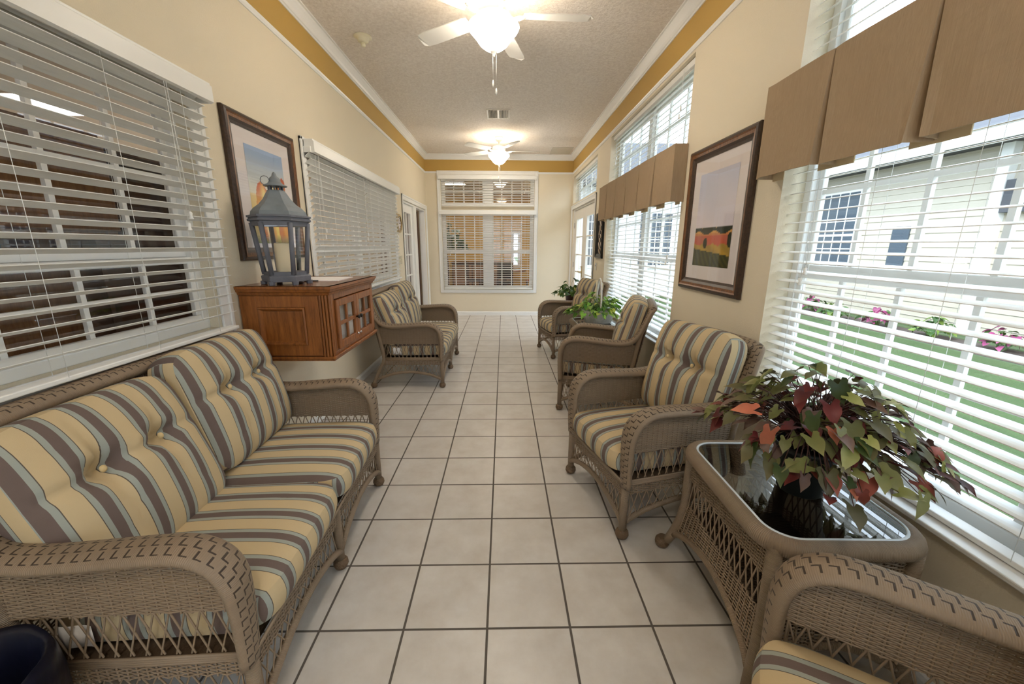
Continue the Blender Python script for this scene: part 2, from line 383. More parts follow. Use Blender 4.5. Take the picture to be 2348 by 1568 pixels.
# windows: local frame: x along the wall, -y into the room, z up
def window(n, loc, rz, w, h, cols, rows, units=1, meet=None, depth=.06, panes_rows=None, mull=.10):
    r = sroot('window_%d' % n, loc, rz); fr = .045; f = MB()
    f.box(-w/2, w/2, 0, depth, 0, fr); f.box(-w/2, w/2, 0, depth, h-fr, h); f.box(-w/2, -w/2+fr, 0, depth, fr, h-fr); f.box(w/2-fr, w/2, 0, depth, fr, h-fr)
    g = MB(); uw = (w - 2*fr - (units-1)*mull)/units; mt = MB()
    for u in range(units):
        a = -w/2 + fr + u*(uw+mull); b = a + uw
        if u < units-1: f.box(b, b+mull, -.005, depth, fr, h-fr)
        parts = [(fr, meet, .006), (meet, h-fr, .030)] if meet else [(fr, h-fr, .02)]
        for z0, z1, y in parts:
            s_ = .032
            f.box(a, b, y, y+.025, z0, z0+s_); f.box(a, b, y, y+.025, z1-s_, z1); f.box(a, a+s_, y, y+.025, z0+s_, z1-s_); f.box(b-s_, b, y, y+.025, z0+s_, z1-s_)
            g.box(a+s_, b-s_, y+.010, y+.013, z0+s_, z1-s_)
            for i in range(1, cols):
                x = a + (b-a)*i/cols; mt.box(x-.010, x+.010, y+.004, y+.020, z0+s_, z1-s_)
            for j in range(1, rows):
                z = z0 + (z1-z0)*j/rows; mt.box(a+s_, b-s_, y+.0045, y+.0195, z-.010, z+.010)
    f.build('window_frame', M['white'], r, bevel=.003, seg=1)
    g.build('window_glass', M['glass'], r)
    if mt.v: mt.build('muntins', M['white'], r)
    return r
window(1, (XL-.06, .93, .975), R90, 2.46, 1.155, 4, 2, 2, .372, .055)
window(2, (XL-.06, 4.575, .975), R90, 2.47, 1.145, 4, 2, 2, .40, .055)
window(3, (-.245, YF+.06, .53), 0, 1.83, 1.545, 4, 2, 2, .765, .055, mull=.15)
window(4, (-.245, YF+.06, 2.16), 0, 1.83, .575, 4, 2, 2, None, .055, mull=.15)
struct(bx(-1.16, .67, YF+.03, YF+.12, 2.075, 2.16).build('trim_16', M['wall']))
window(5, (XR+.11, .8975, .56), -R90, 2.295, 1.51, 4, 2, 2, .735, .058)
window(6, (XR+.11, .8975, 2.15), -R90, 2.295, .595, 3, 2, 2, None, .058)
window(7, (XR+.11, 4.3325, .585), -R90, 2.275, 1.485, 3, 2, 2, .72, .058)
window(8, (XR+.11, 4.3325, 2.15), -R90, 2.275, .595, 3, 2, 2, None, .058)
window(9, (XR+.11, 7.21, 2.20), -R90, 2.02, .50, 4, 2, 1, None, .058)
window(10, (0, YB-.06, .6), PI, 2.0, 2.0, 4, 4, 2, 1.0, .055)  # unseen window behind the camera, added for front fill from the sky
struct(bx(XR+.06, XR+.17, -.25, 2.045, 2.07, 2.15).build('trim_17', M['white'])); struct(bx(XR+.06, XR+.17, 3.195, 5.47, 2.07, 2.15).build('trim_18', M['white']))
# inner sills of the recessed windows
struct(bx(XR-.022, XR+.11, -.25, 2.045, .545, .562).build('trim_19', M['white'], bevel=.004)); struct(bx(XR-.022, XR+.11, 3.195, 5.47, .570, .587).build('trim_20', M['white'], bevel=.004))

# ---------------------------------------------------------------- doors
def door_leaf(parent, name, x0, x1, z0, z1, y, stile, top, bot, cols, rows, thick=.044, mat='door'):
    f = MB(); f.box(x0, x0+stile, y, y+thick, z0, z1); f.box(x1-stile, x1, y, y+thick, z0, z1)
    f.box(x0+stile, x1-stile, y, y+thick, z1-top, z1); f.box(x0+stile, x1-stile, y, y+thick, z0, z0+bot)
    for i in range(1, cols):
        x = x0+stile + (x1-x0-2*stile)*i/cols; f.box(x-.011, x+.011, y+.008, y+thick-.008, z0+bot, z1-top)
    for j in range(1, rows):
        z = z0+bot + (z1-z0-top-bot)*j/rows; f.box(x0+stile, x1-stile, y+.0085, y+thick-.0085, z-.011, z+.011)
    o = f.build(name, M[mat], parent, bevel=.004)
    MB().box(x0+stile, x1-stile, y+.020, y+.024, z0+bot, z1-top).build('door_glass', M['glass'], o)
    return o
D = sroot('door_1', (XR+.05, 7.21, 0), -R90)     # french doors of the window wall; local x runs towards the camera
m = MB(); m.box(-1.01, -.975, -.03, .10, 0, 2.12); m.box(.975, 1.01, -.03, .10, 0, 2.12); m.box(-.975, .975, -.03, .10, 2.075, 2.12); m.box(-.975, .975, -.03, .10, 0, .02)
m.build('door_frame', M['door'], D)
l1 = door_leaf(D, 'door_leaf', .003, .972, .022, 2.072, 0, .17, .17, .26, 1, 5)
l2 = door_leaf(D, 'door_leaf', -.972, -.003, .022, 2.072, 0, .17, .17, .26, 1, 5)
m = MB(); m.box(-.10, -.06, -.008, 0, .86, 1.06); m.tube([(-.08, -.008, .96), (-.08, -.045, .96), (-.10, -.055, .96), (-.20, -.055, .965)], [.011, .010, .010, .008]); m.lathe([(.018, 0), (.018, .012)], 14, (-.08, -.02, 1.04))
m.build('door_handle', M['brass'], l2, bevel=.003)
for lf, x in ((l1, .974), (l2, -.974)):
    m = MB()
    for z in (.3, 1.05, 1.8): m.tube([(x, -.004, z-.05), (x, -.004, z+.05)], .009)
    m.build('hinges', M['chrome'], lf)
D2 = sroot('door_2', (XL-.03, 7.285, 0), R90)    # glazed leaf in the left wall, local x runs away from the camera
m = MB(); m.box(-.895, -.87, -.02, .09, 0, 2.08); m.box(.87, .895, -.02, .09, 0, 2.08); m.box(-.87, .87, -.02, .09, 2.05, 2.08); m.box(-.10, .10, -.022, .085, 0, 2.05)
m.build('door_frame', M['white'], D2, bevel=.003)
door_leaf(D2, 'door_leaf', -.868, -.102, .01, 2.048, .01, .12, .13, .25, 2, 5, mat='white')
D3 = sroot('door_3', (XL-.135, 8.10, 0), math.radians(6))   # brown inner door, standing open
m = MB(); m.box(-.74, 0, 0, .042, .01, 2.04)
for z0, z1 in ((.2, .95), (1.12, 1.85)):
    for x0, x1 in ((-.64, -.41), (-.33, -.10)): m.box(x0, x1, -.008, .05, z0, z1)
dl = m.build('door_leaf', M['darkwood'], D3, bevel=.006)
m = MB(); m.tube([(-.68, -.05, 1.0), (-.68, .09, 1.0)], .012); m.lathe([(.01, 0), (.028, .012), (.03, .03), (.018, .045)], 14, (-.68, -.02, .99)); m.build('door_knob', M['brass'], dl)

# ---------------------------------------------------------------- blinds
def blind(label, loc, rz, w, h, tilt, pitch=.046, nc=4, valance=None, cords=1, sag=0, group='white slatted window blinds', sw=.05):
    t = thing('window_blind', label, 'blind', loc, rz, group); s_ = MB(); n = int((h-.07)/pitch); ca, sa = math.cos(tilt), math.sin(tilt)
    z = h-.055
    for i in range(n):
        zz = z - i*pitch
        prof = []
        for q in range(5):
            a = -1 + q*.5; prof.append((a*sw/2, .0025*(1-a*a)))
        top = [(-(-p[0]*ca) - p[1]*sa*0, 0) for p in prof]
        out = [(p[0]*ca, zz - p[0]*sa + p[1]) for p in prof] + [(p[0]*ca, zz - p[0]*sa + p[1] - .0026) for p in reversed(prof)]
        s_.prism(out, 0, -w/2, w/2, smooth=False)
    s_.build('slats', M['slat'], t)
    MB().box(-w/2, w/2, -.026, .026, .0, .018).build('bottom_rail', M['slat'], t, bevel=.004)
    MB().box(-w/2, w/2, -.027, .027, h-.045, h).build('headrail', M['slat'], t, bevel=.003)
    for i in range(nc):
        x = -w/2 + w*(.06 + .88*i/(nc-1)); c = MB()
        for y in (-sw/2*ca-.002, sw/2*ca+.002): c.tube([(x, y, .012), (x, y, h-.03)], .0011, 4)
        c.build('ladder_cord', M['slat'], t)
    for i in range(cords):
        x = w*.40 if i % 2 == 0 else -w*.42; L = h*.55
        c = MB(); c.tube([(x, -.034, h-.03), (x, -.036, h-L)], .0013, 4); c.tube([(x+.012, -.034, h-.03), (x+.02, -.036, h-L+.05)], .0013, 4)
        co = c.build('pull_cord', M['slat'], t)
        c = MB(); c.lathe([(.003, .035), (.008, .028), (.006, .015), (.010, .004), (.008, 0)], 10, (x, -.036, h-L-.03)); c.lathe([(.003, .035), (.008, .028), (.006, .015), (.010, .004), (.008, 0)], 10, (x+.02, -.036, h-L+.02))
        c.build('tassel', M['slat'], co)
    if valance:
        x0, x1, z0, z1, y = valance; m = MB()
        m.prism([(y, z0), (y-.012, z0+.006), (y-.012, z1-.014), (y-.004, z1-.008), (y-.004, z1), (y+.006, z1), (y+.006, z0)], 0, x0, x1)
        m.box(x0, x0+.012, y+.006, .028, z0, z1); m.box(x1-.012, x1, y+.006, .028, z0, z1)
        m.build('valance', M['slat'], t)
    return t
TL_ = math.radians
blind('wide white blind over the office window behind the near loveseat', (XL+.052, .93, .965), R90, 2.50, 1.19, TL_(19), .0475, 7, (-1.30, 1.29, 1.115, 1.205, -.033), 2)
blind('tilted white blind with end facing the lantern cabinet', (XL+.045, 3.925, .955), R90, 1.27, 1.175, TL_(38), .046, 5, None, 2, sw=.052)
b2 = blind('tilted white blind nearest the wall clock', (XL+.045, 5.20, .955), R90, 1.24, 1.175, TL_(38), .046, 5, None, 1, sw=.052)
vb = MB(); vb.prism([(XL+.022, 2.085), (XL+.085, 2.085), (XL+.097, 2.091), (XL+.097, 2.166), (XL+.089, 2.172), (XL+.089, 2.182), (XL+.022, 2.182)], 1, 3.30, 5.86)
tag(vb.build('blind_valance', M['slat'], bevel=.002), 'white box valance across the two tilted blinds above the cabinet', 'valance')
blind('large white blind on the lower far wall window', (-.245, YF-.045, .555), 0, 1.80, 1.53, TL_(15), .0455, 6, (-.94, .94, 1.445, 1.53, -.033), 2)
blind('short white blind in the top of the far wall window', (-.245, YF-.045, 2.165), 0, 1.80, .565, TL_(18), .0455, 6, (-.94, .94, .48, .56, -.033), 1)
blind('bright blind of the garden window beside the red-leaved plant', (XR+.055, .8975, .565), -R90, 2.26, 1.56, TL_(-9), .0455, 7, None, 2)
blind('upper blind above the nearest brown valance', (XR+.055, .8975, 2.145), -R90, 2.26, .595, TL_(-28), .0455, 7, None, 2)
blind('bright garden blind behind the two striped armchairs', (XR+.055, 4.3325, .59), -R90, 2.24, 1.55, TL_(-9), .0455, 7, None, 2)
blind('upper blind above the farther brown valance', (XR+.055, 4.3325, 2.145), -R90, 2.24, .595, TL_(-28), .0455, 7, None, 2)
blind('small blind in the transom over the white french doors', (XR+.055, 7.21, 2.205), -R90, 1.98, .49, TL_(-28), .0455, 5, None, 1)

# ---------------------------------------------------------------- pleated fabric valances
def fabric_valance(label, y0, y1, npl, z0=1.735, z1=2.142, xf=1.318):
    t = thing('fabric_valance', label, 'valance', (0, 0, 0), 0, 'brown pleated fabric valances'); m = MB(); L = y1-y0
    NZ = 10; rows = []
    rnd = random.Random(npl); jit = [rnd.uniform(-.006, .006) for _ in range(npl+1)]
    for j in range(NZ+1):
        f = j/NZ; z = z1 - (z1-z0)*f; pts = [(XR-.002, y0), (xf + .05, y0 - .002*f)]
        pts.append((xf, y0))
        for i in range(npl):
            a = y0 + L*i/npl; b = y0 + L*(i+1)/npl; g = .004 + .024*f
            if i > 0: pts += [(xf+.066, a+.003+.002*f), (xf+.040, a+g*.6), (xf+.001-.012*f, a+g)]
            for q in (.12, .35, .65, .88): pts.append((xf - .010*f*(1+.5*math.sin(9*q+i)) + .004*math.sin(5*f+i*2+q*4), a + (b-a)*q))
            if i < npl-1: pts += [(xf+.001-.012*f, b-g), (xf+.040, b-g*.6), (xf+.066, b-.003-.002*f)]
        pts += [(xf, y1), (xf+.05, y1+.002*f), (XR-.002, y1)]
        rows.append([(x, y, z + (jit[min(npl, int((y-y0)/L*npl))])*f) for x, y in pts])
    n = len(rows[0]); b0 = len(m.v)
    for r in rows: m.v += r
    for j in range(NZ):
        for i in range(n-1): m.face([b0+j*n+i, b0+j*n+i+1, b0+(j+1)*n+i+1, b0+(j+1)*n+i])
    m.build('fabric', M['burlap'], t, solid=.005)
    MB().box(xf+.004, XR-.002, y0+.004, y1-.004, z1-.022, z1-.003).build('mounting_board', M['burlap'], t)
    for i in range(npl+1):
        a = y0 + L*i/npl; MB().box(xf+.074, xf+.078, max(y0+.01, a-.09), min(y1-.01, a+.09), z0-.012, z1-.03).build('lining', M['liner'], t)
    return t
fabric_valance('brown pleated valance nearest the viewer, across the garden window', -.06-.20, 2.10, 6)
fabric_valance('brown pleated valance across the farther window, behind the armchairs', 3.162, 5.53, 6)

# ---------------------------------------------------------------- pictures
def picture(label, loc, rz, w, h, fw, img, paint, mats=('frame', 'framegold'), res=(64, 80), matw=None):
    """local: x along wall, -y into the room, origin bottom centre on the wall"""
    t = thing('framed_picture', label, 'picture', loc, rz); prof = [(0, 0), (0, -.018), (.010, -.026), (.022, -.030), (.030, -.024), (.045, -.022), (.060, -.014), (fw, -.010), (fw, 0)]
    prof = [(a*fw/.074 if a < fw else a, b) for a, b in prof]; corners = [(-w/2, 0, 1, 1), (w/2, 0, -1, 1), (w/2, h, -1, -1), (-w/2, h, 1, -1)]
    m = MB(); n = len(prof)
    for cx, cz, sx, sz in corners: m.v += [(cx+a*sx, b, cz+a*sz) for a, b in prof]
    for i in range(4):
        j = (i+1) % 4
        for q in range(n-1): m.face([i*n+q, i*n+q+1, j*n+q+1, j*n+q], mi=1 if q in (3, 4) else 0)
    m.build('frame', [M[mats[0]], M[mats[1]]], t)
    if img:
        x0, x1, z0, z1 = img
        MB().box(-w/2+fw-.005, w/2-fw+.005, -.006, -.003, fw-.005, h-fw+.005).build('mat_board', M['mat'], t)
    else: x0, x1, z0, z1 = -w/2+fw, w/2-fw, fw, h-fw
    m = MB(); nu, nv = res; m.grid(lambda u, v: (x0+(x1-x0)*u, -.0075, z0+(z1-z0)*v), nu, nv, False)
    cols = [lin(paint(i/nu, j/nv)) for j in range(nv+1) for i in range(nu+1)]
    m.build('print', M['print'], t, cols=cols)
    if img: MB().box(-w/2+fw-.003, w/2-fw+.003, -.0105, -.009, fw-.003, h-fw+.003).build('picture_glass', M['lensglass'], t)
    return t
def lerp(a, b, f): f = max(0, min(1, f)); return tuple(x+(y-x)*f for x, y in zip(a, b))
rp = random.Random(3)
def field(u, v):
    n = .02*math.sin(23*u+7*v)+.012*math.sin(61*u)
    if v > .42: return lerp((236, 226, 234), (206, 208, 228), (v-.42)/.5 + .3*math.sin(5*u+9*v)*.4)
    if .36 + .02*math.sin(14*u) < v and v < .40 + .03*abs(math.sin(9*u+1)) + .02*abs(math.sin(31*u)) + .03*max(0, u-.6): return (44, 54, 42)
    if v > .36: return (226, 170, 90) if v < .385 else (206, 170, 130)
    if ((u-.33)/.055)**2 + ((v-.25)/.06)**2 < 1: return (34, 42, 26)
    if ((u-.97)/.06)**2 + ((v-.28)/.08)**2 < 1: return (40, 46, 30)
    if v > .235 + n*.5: return lerp((206, 96, 70), (196, 110, 88), math.sin(9*u+20*v)) if v < .33 else (212, 140, 84)
    if v > .12 + .07*(1-u): return lerp((196, 158, 62), (170, 140, 60), .5+.5*math.sin(14*u+40*v))
    return lerp((84, 84, 40), (54, 58, 34), .5+.5*math.sin(47*u+60*v*u+31*v))
def tulips(u, v):
    col = lerp((248, 236, 206), (160, 186, 222), (v-.48)/.45)  # sky colour paled to include the window reflection on the glass
    if v < .52: col = lerp((214, 190, 110), (240, 214, 150), (v)/.5 + .2*math.sin(8*u))
    def petal(cx, cz, rx, rz, a): 
        dx, dz = u-cx, v-cz; x = dx*math.cos(a)+dz*math.sin(a); z = -dx*math.sin(a)+dz*math.cos(a); return (x/rx)**2+(z/rz)**2
    for cx, cz, rx, rz, a, c1, c2 in ((.35, .32, .20, .34, .25, (248, 222, 130), (206, 90, 40)), (.62, .30, .22, .38, -.1, (252, 228, 120), (216, 96, 40)), (.86, .34, .18, .42, -.2, (240, 170, 70), (190, 70, 40)), (.72, .52, .10, .26, .1, (250, 214, 96), (200, 50, 44)), (.60, .50, .12, .24, -.25, (254, 236, 170), (240, 170, 70))):
        p = petal(cx, cz, rx, rz, a)
        if p < 1: col = lerp(c1, c2, p**1.5*.8 + .25*math.sin(26*u+3*v))
    if v < .10: col = lerp(col, (90, 110, 50), (.1-v)*8)
    return col
picture('dark-framed picture of orange and yellow petals behind the lantern', (XL, 2.768, 1.318), R90, .75, .823, .074, (-.203, .207, .10, .667), tulips)
picture('dark-framed print of a red and gold field between the two brown valances', (XR, 2.66, 1.115), -R90, .80, .935, .078, (-.232, .232, .168, .765), field)
def birch(u, v):
    c = (30, 26, 24); s_ = abs(math.sin(7*u+2.2*math.sin(6*v))) + .35*math.sin(40*v+12*u)
    if .2 < u < .8 and s_ > .62: c = lerp((150, 120, 90), (222, 212, 200), .5+.5*math.sin(31*v+17*u))
    return c
picture('tall narrow black panel with pale bark pattern beside the french doors', (XR, 5.775, 1.245), -R90, .40, .62, .05, None, birch, ('black', 'black'), (40, 70))

# ---------------------------------------------------------------- wicker seating
def lerp3(a, b, f): return tuple(x+(y-x)*f for x, y in zip(a, b))
def smooth_path(pts, k=4):
    out = []; P_ = [Vector(p) for p in pts]
    for i in range(len(P_)-1):
        p0 = P_[max(0, i-1)]; p1 = P_[i]; p2 = P_[i+1]; p3 = P_[min(len(P_)-1, i+2)]
        for j in range(k):
            t = j/k; out.append(.5*((2*p1)+(p2-p0)*t+(2*p0-5*p1+4*p2-p3)*t*t+(3*p1-p0-3*p2+p3)*t**3))
    out.append(P_[-1]); return out
def weave(m, fn, t0, t1, dt, s0, s1, ds, nrm, r=.0026, amp=.0035, stake=True, sr=.0034):
    """horizontal strands passing in front of and behind upright stakes on the surface fn(s,t); s0,s1 functions of t"""
    nv = Vector(nrm); n = int((t1-t0)/dt); mn = min(s0(t0+i*dt) for i in range(n+1)); mx = max(s1(t0+i*dt) for i in range(n+1)); ns = int((mx-mn)/ds)
    for i in range(n+1):
        t = t0+i*dt; a, b = s0(t), s1(t)
        if b-a < .02: continue
        pts = [Vector(fn(a, t))]
        for q in range(ns+1):
            s_ = mn+(q+.5)*ds
            if a+.004 < s_ < b-.004: pts.append(Vector(fn(s_, t)) + nv*(amp if (q+i) % 2 else -amp))
        pts.append(Vector(fn(b, t))); m.tube(pts, r, 4, cap=False)
    if stake:
        for q in range(ns+1):
            s_ = mn+(q+.5)*ds; ts = [t0+i*dt for i in range(n+1) if s0(t0+i*dt) <= s_ <= s1(t0+i*dt)]
            if len(ts) > 1: m.tube([fn(s_, ts[0]-dt), fn(s_, ts[-1]+dt*.6)], sr, 5, cap=False)
def lattice(m, lo, hi, s0, s1, ds, r=.0032, slant=.045):
    n = int((s1-s0)/ds)
    for i in range(n+1):
        s_ = s0+i*ds
        for sg in (-1, 1):
            e = min(max(s_+sg*slant, s0), s1); m.tube([lo(e), hi(s_)], r*.86, 5, cap=False)
def cushion(w, d, h, crown=.03, tufts=(), rc=.06, nx=44, ny=36, side='z', crease=None):
    """soft box: local x width, y depth, z thickness, centred"""
    m = MB(); 
    def outline(u, v):
        # squircle map of [-1,1]^2
        p = 7.0; r = max(abs(u), abs(v))
        if r < 1e-6: return 0, 0
        k_ = (abs(u/r)**p + abs(v/r)**p)**(-1/p); return u*k_, v*k_
    def th(u, v):
        e = h*.5*(1 - .36*max(abs(u), abs(v))**9); z = e + crown*(1-u*u)*(1-v*v)
        for (a, b, dep, sg) in tufts:
            q = ((u-a)*w/2)**2 + ((v-b)*d/2)**2; z -= dep*math.exp(-q/(2*sg*sg))
            z += .0075*math.cos(6*math.atan2((v-b)*d, (u-a)*w)+.9+a)*math.exp(-q/(2*.065**2))*min(1, q/.0012)
        if crease is not None:
            z -= .020*math.exp(-((v-crease)*d/2)**2/(2*.014**2))*(1-abs(u)**6)
            for (a, b, dep, sg) in tufts:
                z -= .009*math.exp(-((u-a)*w/2)**2/(2*.012**2))*(1-abs(v)**4)
        return z
    for sgn in (1, -1):
        def P_(i, j, sgn=sgn):
            u, v = outline(2*i-1, 2*j-1); z = th(2*i-1, 2*j-1) if sgn > 0 else h*.5*(1-.36*max(abs(2*i-1), abs(2*j-1))**9) + crown*.4*(1-(2*i-1)**2)*(1-(2*j-1)**2)
            return (u*w/2, v*d/2, sgn*z)
        m.grid(P_, nx, ny, True, uvf=lambda i, j: (outline(2*i-1, 2*j-1)[0]*w/2, (2*j-1)*d/2))
    # side band
    ring = [(-1+2*i/nx, -1) for i in range(nx)] + [(1, -1+2*i/ny) for i in range(ny)] + [(1-2*i/nx, 1) for i in range(nx)] + [(-1, 1-2*i/ny) for i in range(ny)]
    N = len(ring); b = len(m.v); K = 6
    for j in range(K+1):
        for (u, v) in ring:
            a, c = outline(u, v); f = -1+2*j/K; bul = 1 + .035*(1-f*f); m.v.append((a*w/2*(1+(bul-1)*.6), c*d/2*bul, f*h*.32))
    for j in range(K):
        for i in range(N):
            i2 = (i+1) % N; q = [b+j*N+i, b+j*N+i2, b+(j+1)*N+i2, b+(j+1)*N+i]
            if abs(ring[i][1]) > .999: uv = [(m.v[x][0], m.v[x][2]) for x in q]
            else: uv = [((m.v[x][2]*1.25 + .06) if side == 'z' else m.v[x][1], m.v[x][1]) for x in q]
            m.face(q, uv, True)
    return m
def ang(o, loc, rot): o.location = loc; o.rotation_euler = rot; return o
def wicker_seat(name, label, cat, loc, rz, group, seats, half):
    """local: x across, -y forward, origin on the floor between the front feet"""
    t = thing(name, label, cat, loc, rz, group); W2 = half
    fx = [-W2, W2] if seats == 1 else [-W2, 0, W2]
    foot = MB(); foot.lathe([(.014, 0), (.026, .006), (.033, .022), (.031, .038), (.022, .05)], 14)
    for x in fx:
        l = MB().tube([(x, 0, .04), (x, 0, .30)], .0195, 10).build('leg', M['wicker'], t)
        fo = foot.build('foot', M['braid'], l); fo.location = (x, 0, 0)
    for x in (-W2, W2):
        sx = 1 if x > 0 else -1
        l = MB().tube(smooth_path([(x*1.0, .690, .04), (x, .665, .10), (x, .615, .21), (x, .575, .30), (x, .60, .50), (x, .645, .74), (x-sx*.02, .70, .90)], 3), .018, 10).build('leg', M['wicker'], t)
        fo = foot.build('foot', M['braid'], l); fo.location = (x, .692, 0)
    # arms and the rolled back rail
    prof = [(0, .285), (-.004, .40), (-.004, .50), (.004, .560), (.035, .615), (.10, .648), (.20, .650), (.35, .640), (.48, .636), (.565, .655), (.625, .715), (.665, .80), (.70, .885)]
    ctl = []
    for q, (y, z) in enumerate(prof):
        f = q/(len(prof)-1); wd = .038 + .015*min(1, f/.25) - .016*max(0, (f-.6)/.4)
        ctl.append((W2 - (.02*max(0, (z-.66)/.22) if y > .5 else 0), y, z, 1, 0, 0, wd, .021+.004*min(1, f/.25)))
    na = len(ctl)
    ctl += [(W2-.034, .712, .914, .75, .65, .1, .037, .025), (W2-.075, .718, .925, .2, 1, .2, .036, .026)]
    nr = 10; mid = [(W2-.12 - (2*W2-.24)*q/nr, .720, .928 + .004*math.sin(PI*q/nr), 0, 1, .22, .036, .026) for q in range(nr+1)]
    full = ctl + mid + [(-c[0], c[1], c[2], -c[3], c[4], c[5], c[6], c[7]) for c in reversed(ctl)]
    P3 = smooth_path([c[:3] for c in full], 4); W3 = smooth_path([c[3:6] for c in full], 4); S3 = smooth_path([(c[6], c[7], 0) for c in full], 4)
    cut = na*4; N3 = len(P3)
    for nm, a_, b_ in (('arm', 0, cut+1), ('back_rail', cut, N3-cut), ('arm', N3-cut-1, N3)):
        MB().tube(P3[a_:b_], 0, 16, flat=[(tuple(W3[q]), S3[q].x, S3[q].y) for q in range(a_, b_)]).build(nm, M['wickarm'], t)
    # woven side panels under the arms, apron band, lattice, arch
    def armz(y): 
        for (a, za), (b, zb) in zip(prof[3:], prof[4:]):
            if a <= y <= b: return za+(zb-za)*(y-a)/(b-a)
        return .56
    def front(z): return .0 if z < .555 else .0 + (z-.555)*1.1
    def back(z): return .575+.012+(z-.30)*.155
    arch = [(0, .085), (.12, .135), (.27, .162), (.34, .165), (.45, .155), (.56, .125), (.655, .090)]
    def archz(y):
        for (a, za), (b, zb) in zip(arch, arch[1:]):
            if a <= y <= b: return za+(zb-za)*(y-a)/(b-a)
        return .09
    for sx in (-1, 1):
        x = sx*W2; m = MB()
        weave(m, lambda s_, z: (x, s_, z), .457, .630, .0058, front, back, .028, (1, 0, 0), .0032, .0022)
        m.build('arm_panel', M['strand'], t)
        m = MB(); weave(m, lambda s_, z: (x + sx*.004, s_, z), .245, .292, .0062, lambda z: 0, lambda z: .60-(z-.245)*.3, .026, (1, 0, 0))
        for q in range(4): m.tube([(x+sx*.006, 0, .294+q*.007), (x+sx*.007, .29, .293+q*.007), (x+sx*.004, .585, .294+q*.007)], .0048, 6)
        m.build('side_apron', M['strand'], t)
        m = MB(); lattice(m, lambda s_: (x, s_, .318), lambda s_: (x, s_, .460), .025, .585, .040)
        lattice(m, lambda s_: (x, min(s_, .65), archz(s_)), lambda s_: (x, min(s_, .60), .248), .03, .61, .045)
        m.build('lattice', M['strand'], t)
        MB().tube(smooth_path([(x, y, z) for y, z in arch], 3), .0145, 10).build('stretcher', M['wicker'], t)
    # front: band, lattice, arches
    m = MB(); weave(m, lambda s_, z: (s_, -.004, z), .235, .292, .0062, lambda z: -W2, lambda z: W2, .026, (0, 1, 0))
    for q in range(5): m.tube([(-W2, -.006-.003*q, .290+q*.006), (0, -.010-.003*q, .290+q*.006), (W2, -.006-.003*q, .290+q*.006)], .0050, 6)
    m.build('front_apron', M['strand'], t)
    for a, b in zip(fx, fx[1:]):
        L = b-a
        def az(s_, a=a, L=L): q = (s_-a)/L; return .085 + .085*max(0, math.sin(PI*q))**.8
        MB().tube([(a+L*i/14, -.004, az(a+L*i/14)) for i in range(15)], .0145, 10).build('stretcher', M['wicker'], t)
        m = MB(); lattice(m, lambda s_: (s_, -.002, az(s_)), lambda s_: (s_, -.002, .238), a+.03, b-.03, .045); m.build('lattice', M['strand'], t)
    # woven back
    def bk(s_, z): return (s_, .590 + (z-.30)*.195, z)
    m = MB(); weave(m, bk, .30, .905, .0105, lambda z: -W2+.01, lambda z: W2-.01, .030, (0, 1, 0), .0036, .004, True, .004)
    m.build('back_panel', M['strand'], t)
    MB().box(-W2, W2, .01, .585, .283, .300).build('seat_deck', M['wickdark'], t)
    cw = (2*W2-.068)/seats
    for i in range(seats):
        x = -W2+.034 + cw*(i+.5)
        c = cushion(cw-.004, .60, .145, .020, nx=40, ny=36, side='y').build('seat_cushion', M['stripe'], t); ang(c, (x, .262, .379), (-.02, 0, 0))
        tv = .22; tf = ((-.36, tv, .055, .036), (.36, tv, .055, .036)); low = (seats > 1 and i == 0)
        bw = cw+.01 if seats == 1 else cw+(-.004 if low else .030)
        c = cushion(bw, .54, .165, .042, tf, nx=56, ny=44, crease=tv).build('back_cushion', M['stripe'], t)
        ang(c, (x + (.018 if seats > 1 and not low else 0), .548 if low else .555, .668 if low else .712), (R90-(.36 if low else .27), 0, .0))
        for (u, v, _, _) in tf:
            bu = MB(); bu.lathe([(.0005, .008), (.006, .007), (.011, .003), (.011, 0), (.0005, -.003)], 14, (u*bw/2, v*.27, .086)); bu.build('button', M['button'], c)
    return t
sofa = wicker_seat('wicker_loveseat', 'striped wicker loveseat nearest the viewer on the left', 'loveseat', (-.667, 1.537, 0), R90+math.radians(2.1), 'striped wicker loveseats', 2, .64)
dup(sofa, (-.560, 4.538, 0), R90, 'striped wicker loveseat beyond the oak cabinet', 'striped wicker loveseats')
def rzloc(near, far): 
    return ((near[0]+far[0])/2, (near[1]+far[1])/2, 0)
G = 'striped wicker armchairs along the windows'
ch = wicker_seat('wicker_armchair', 'striped wicker armchair just beyond the glass table with the red-leaved plant', 'armchair', (.570, 2.003, 0), math.radians(-75), G, 1, .3065)
def place(near, rzd, label):
    a = math.radians(rzd); lx = Vector((math.cos(a), math.sin(a))); c = Vector(near) - lx*.3065
    return dup(ch, (c.x, c.y, 0), a, label, G)
place((.556, 3.322), -107, 'striped wicker armchair in front of the pothos basket')
place((.700, 4.967), -78, 'farthest striped wicker armchair, behind the pothos basket')
a4 = math.radians(-122); f4 = Vector((.79, .855)); lx4 = Vector((math.cos(a4), math.sin(a4))); c4 = f4 + lx4*.3065
dup(ch, (c4.x, c4.y, 0), a4, 'striped wicker armchair cut off at the bottom right corner', G)
# care tags showing under the loveseat arms
for o in [x for x in S.objects if x.name.startswith('wicker_loveseat') and x.parent is None]:
    m = MB(); m.grid(lambda u, v: (-.632 + .003*math.sin(6*u), .40+.085*u, .345+.07*v+.004*u), 6, 2); m.build('care_tag', M['paper'], o, solid=.001, label='white care tag')
m = MB(); m.grid(lambda u, v: (.262+.004*math.sin(4*v), .37+.05*u-.03*v, .46+.07*v+.02*u), 4, 4); m.build('care_tag', M['paper'], ch, solid=.001, label='white care tag')

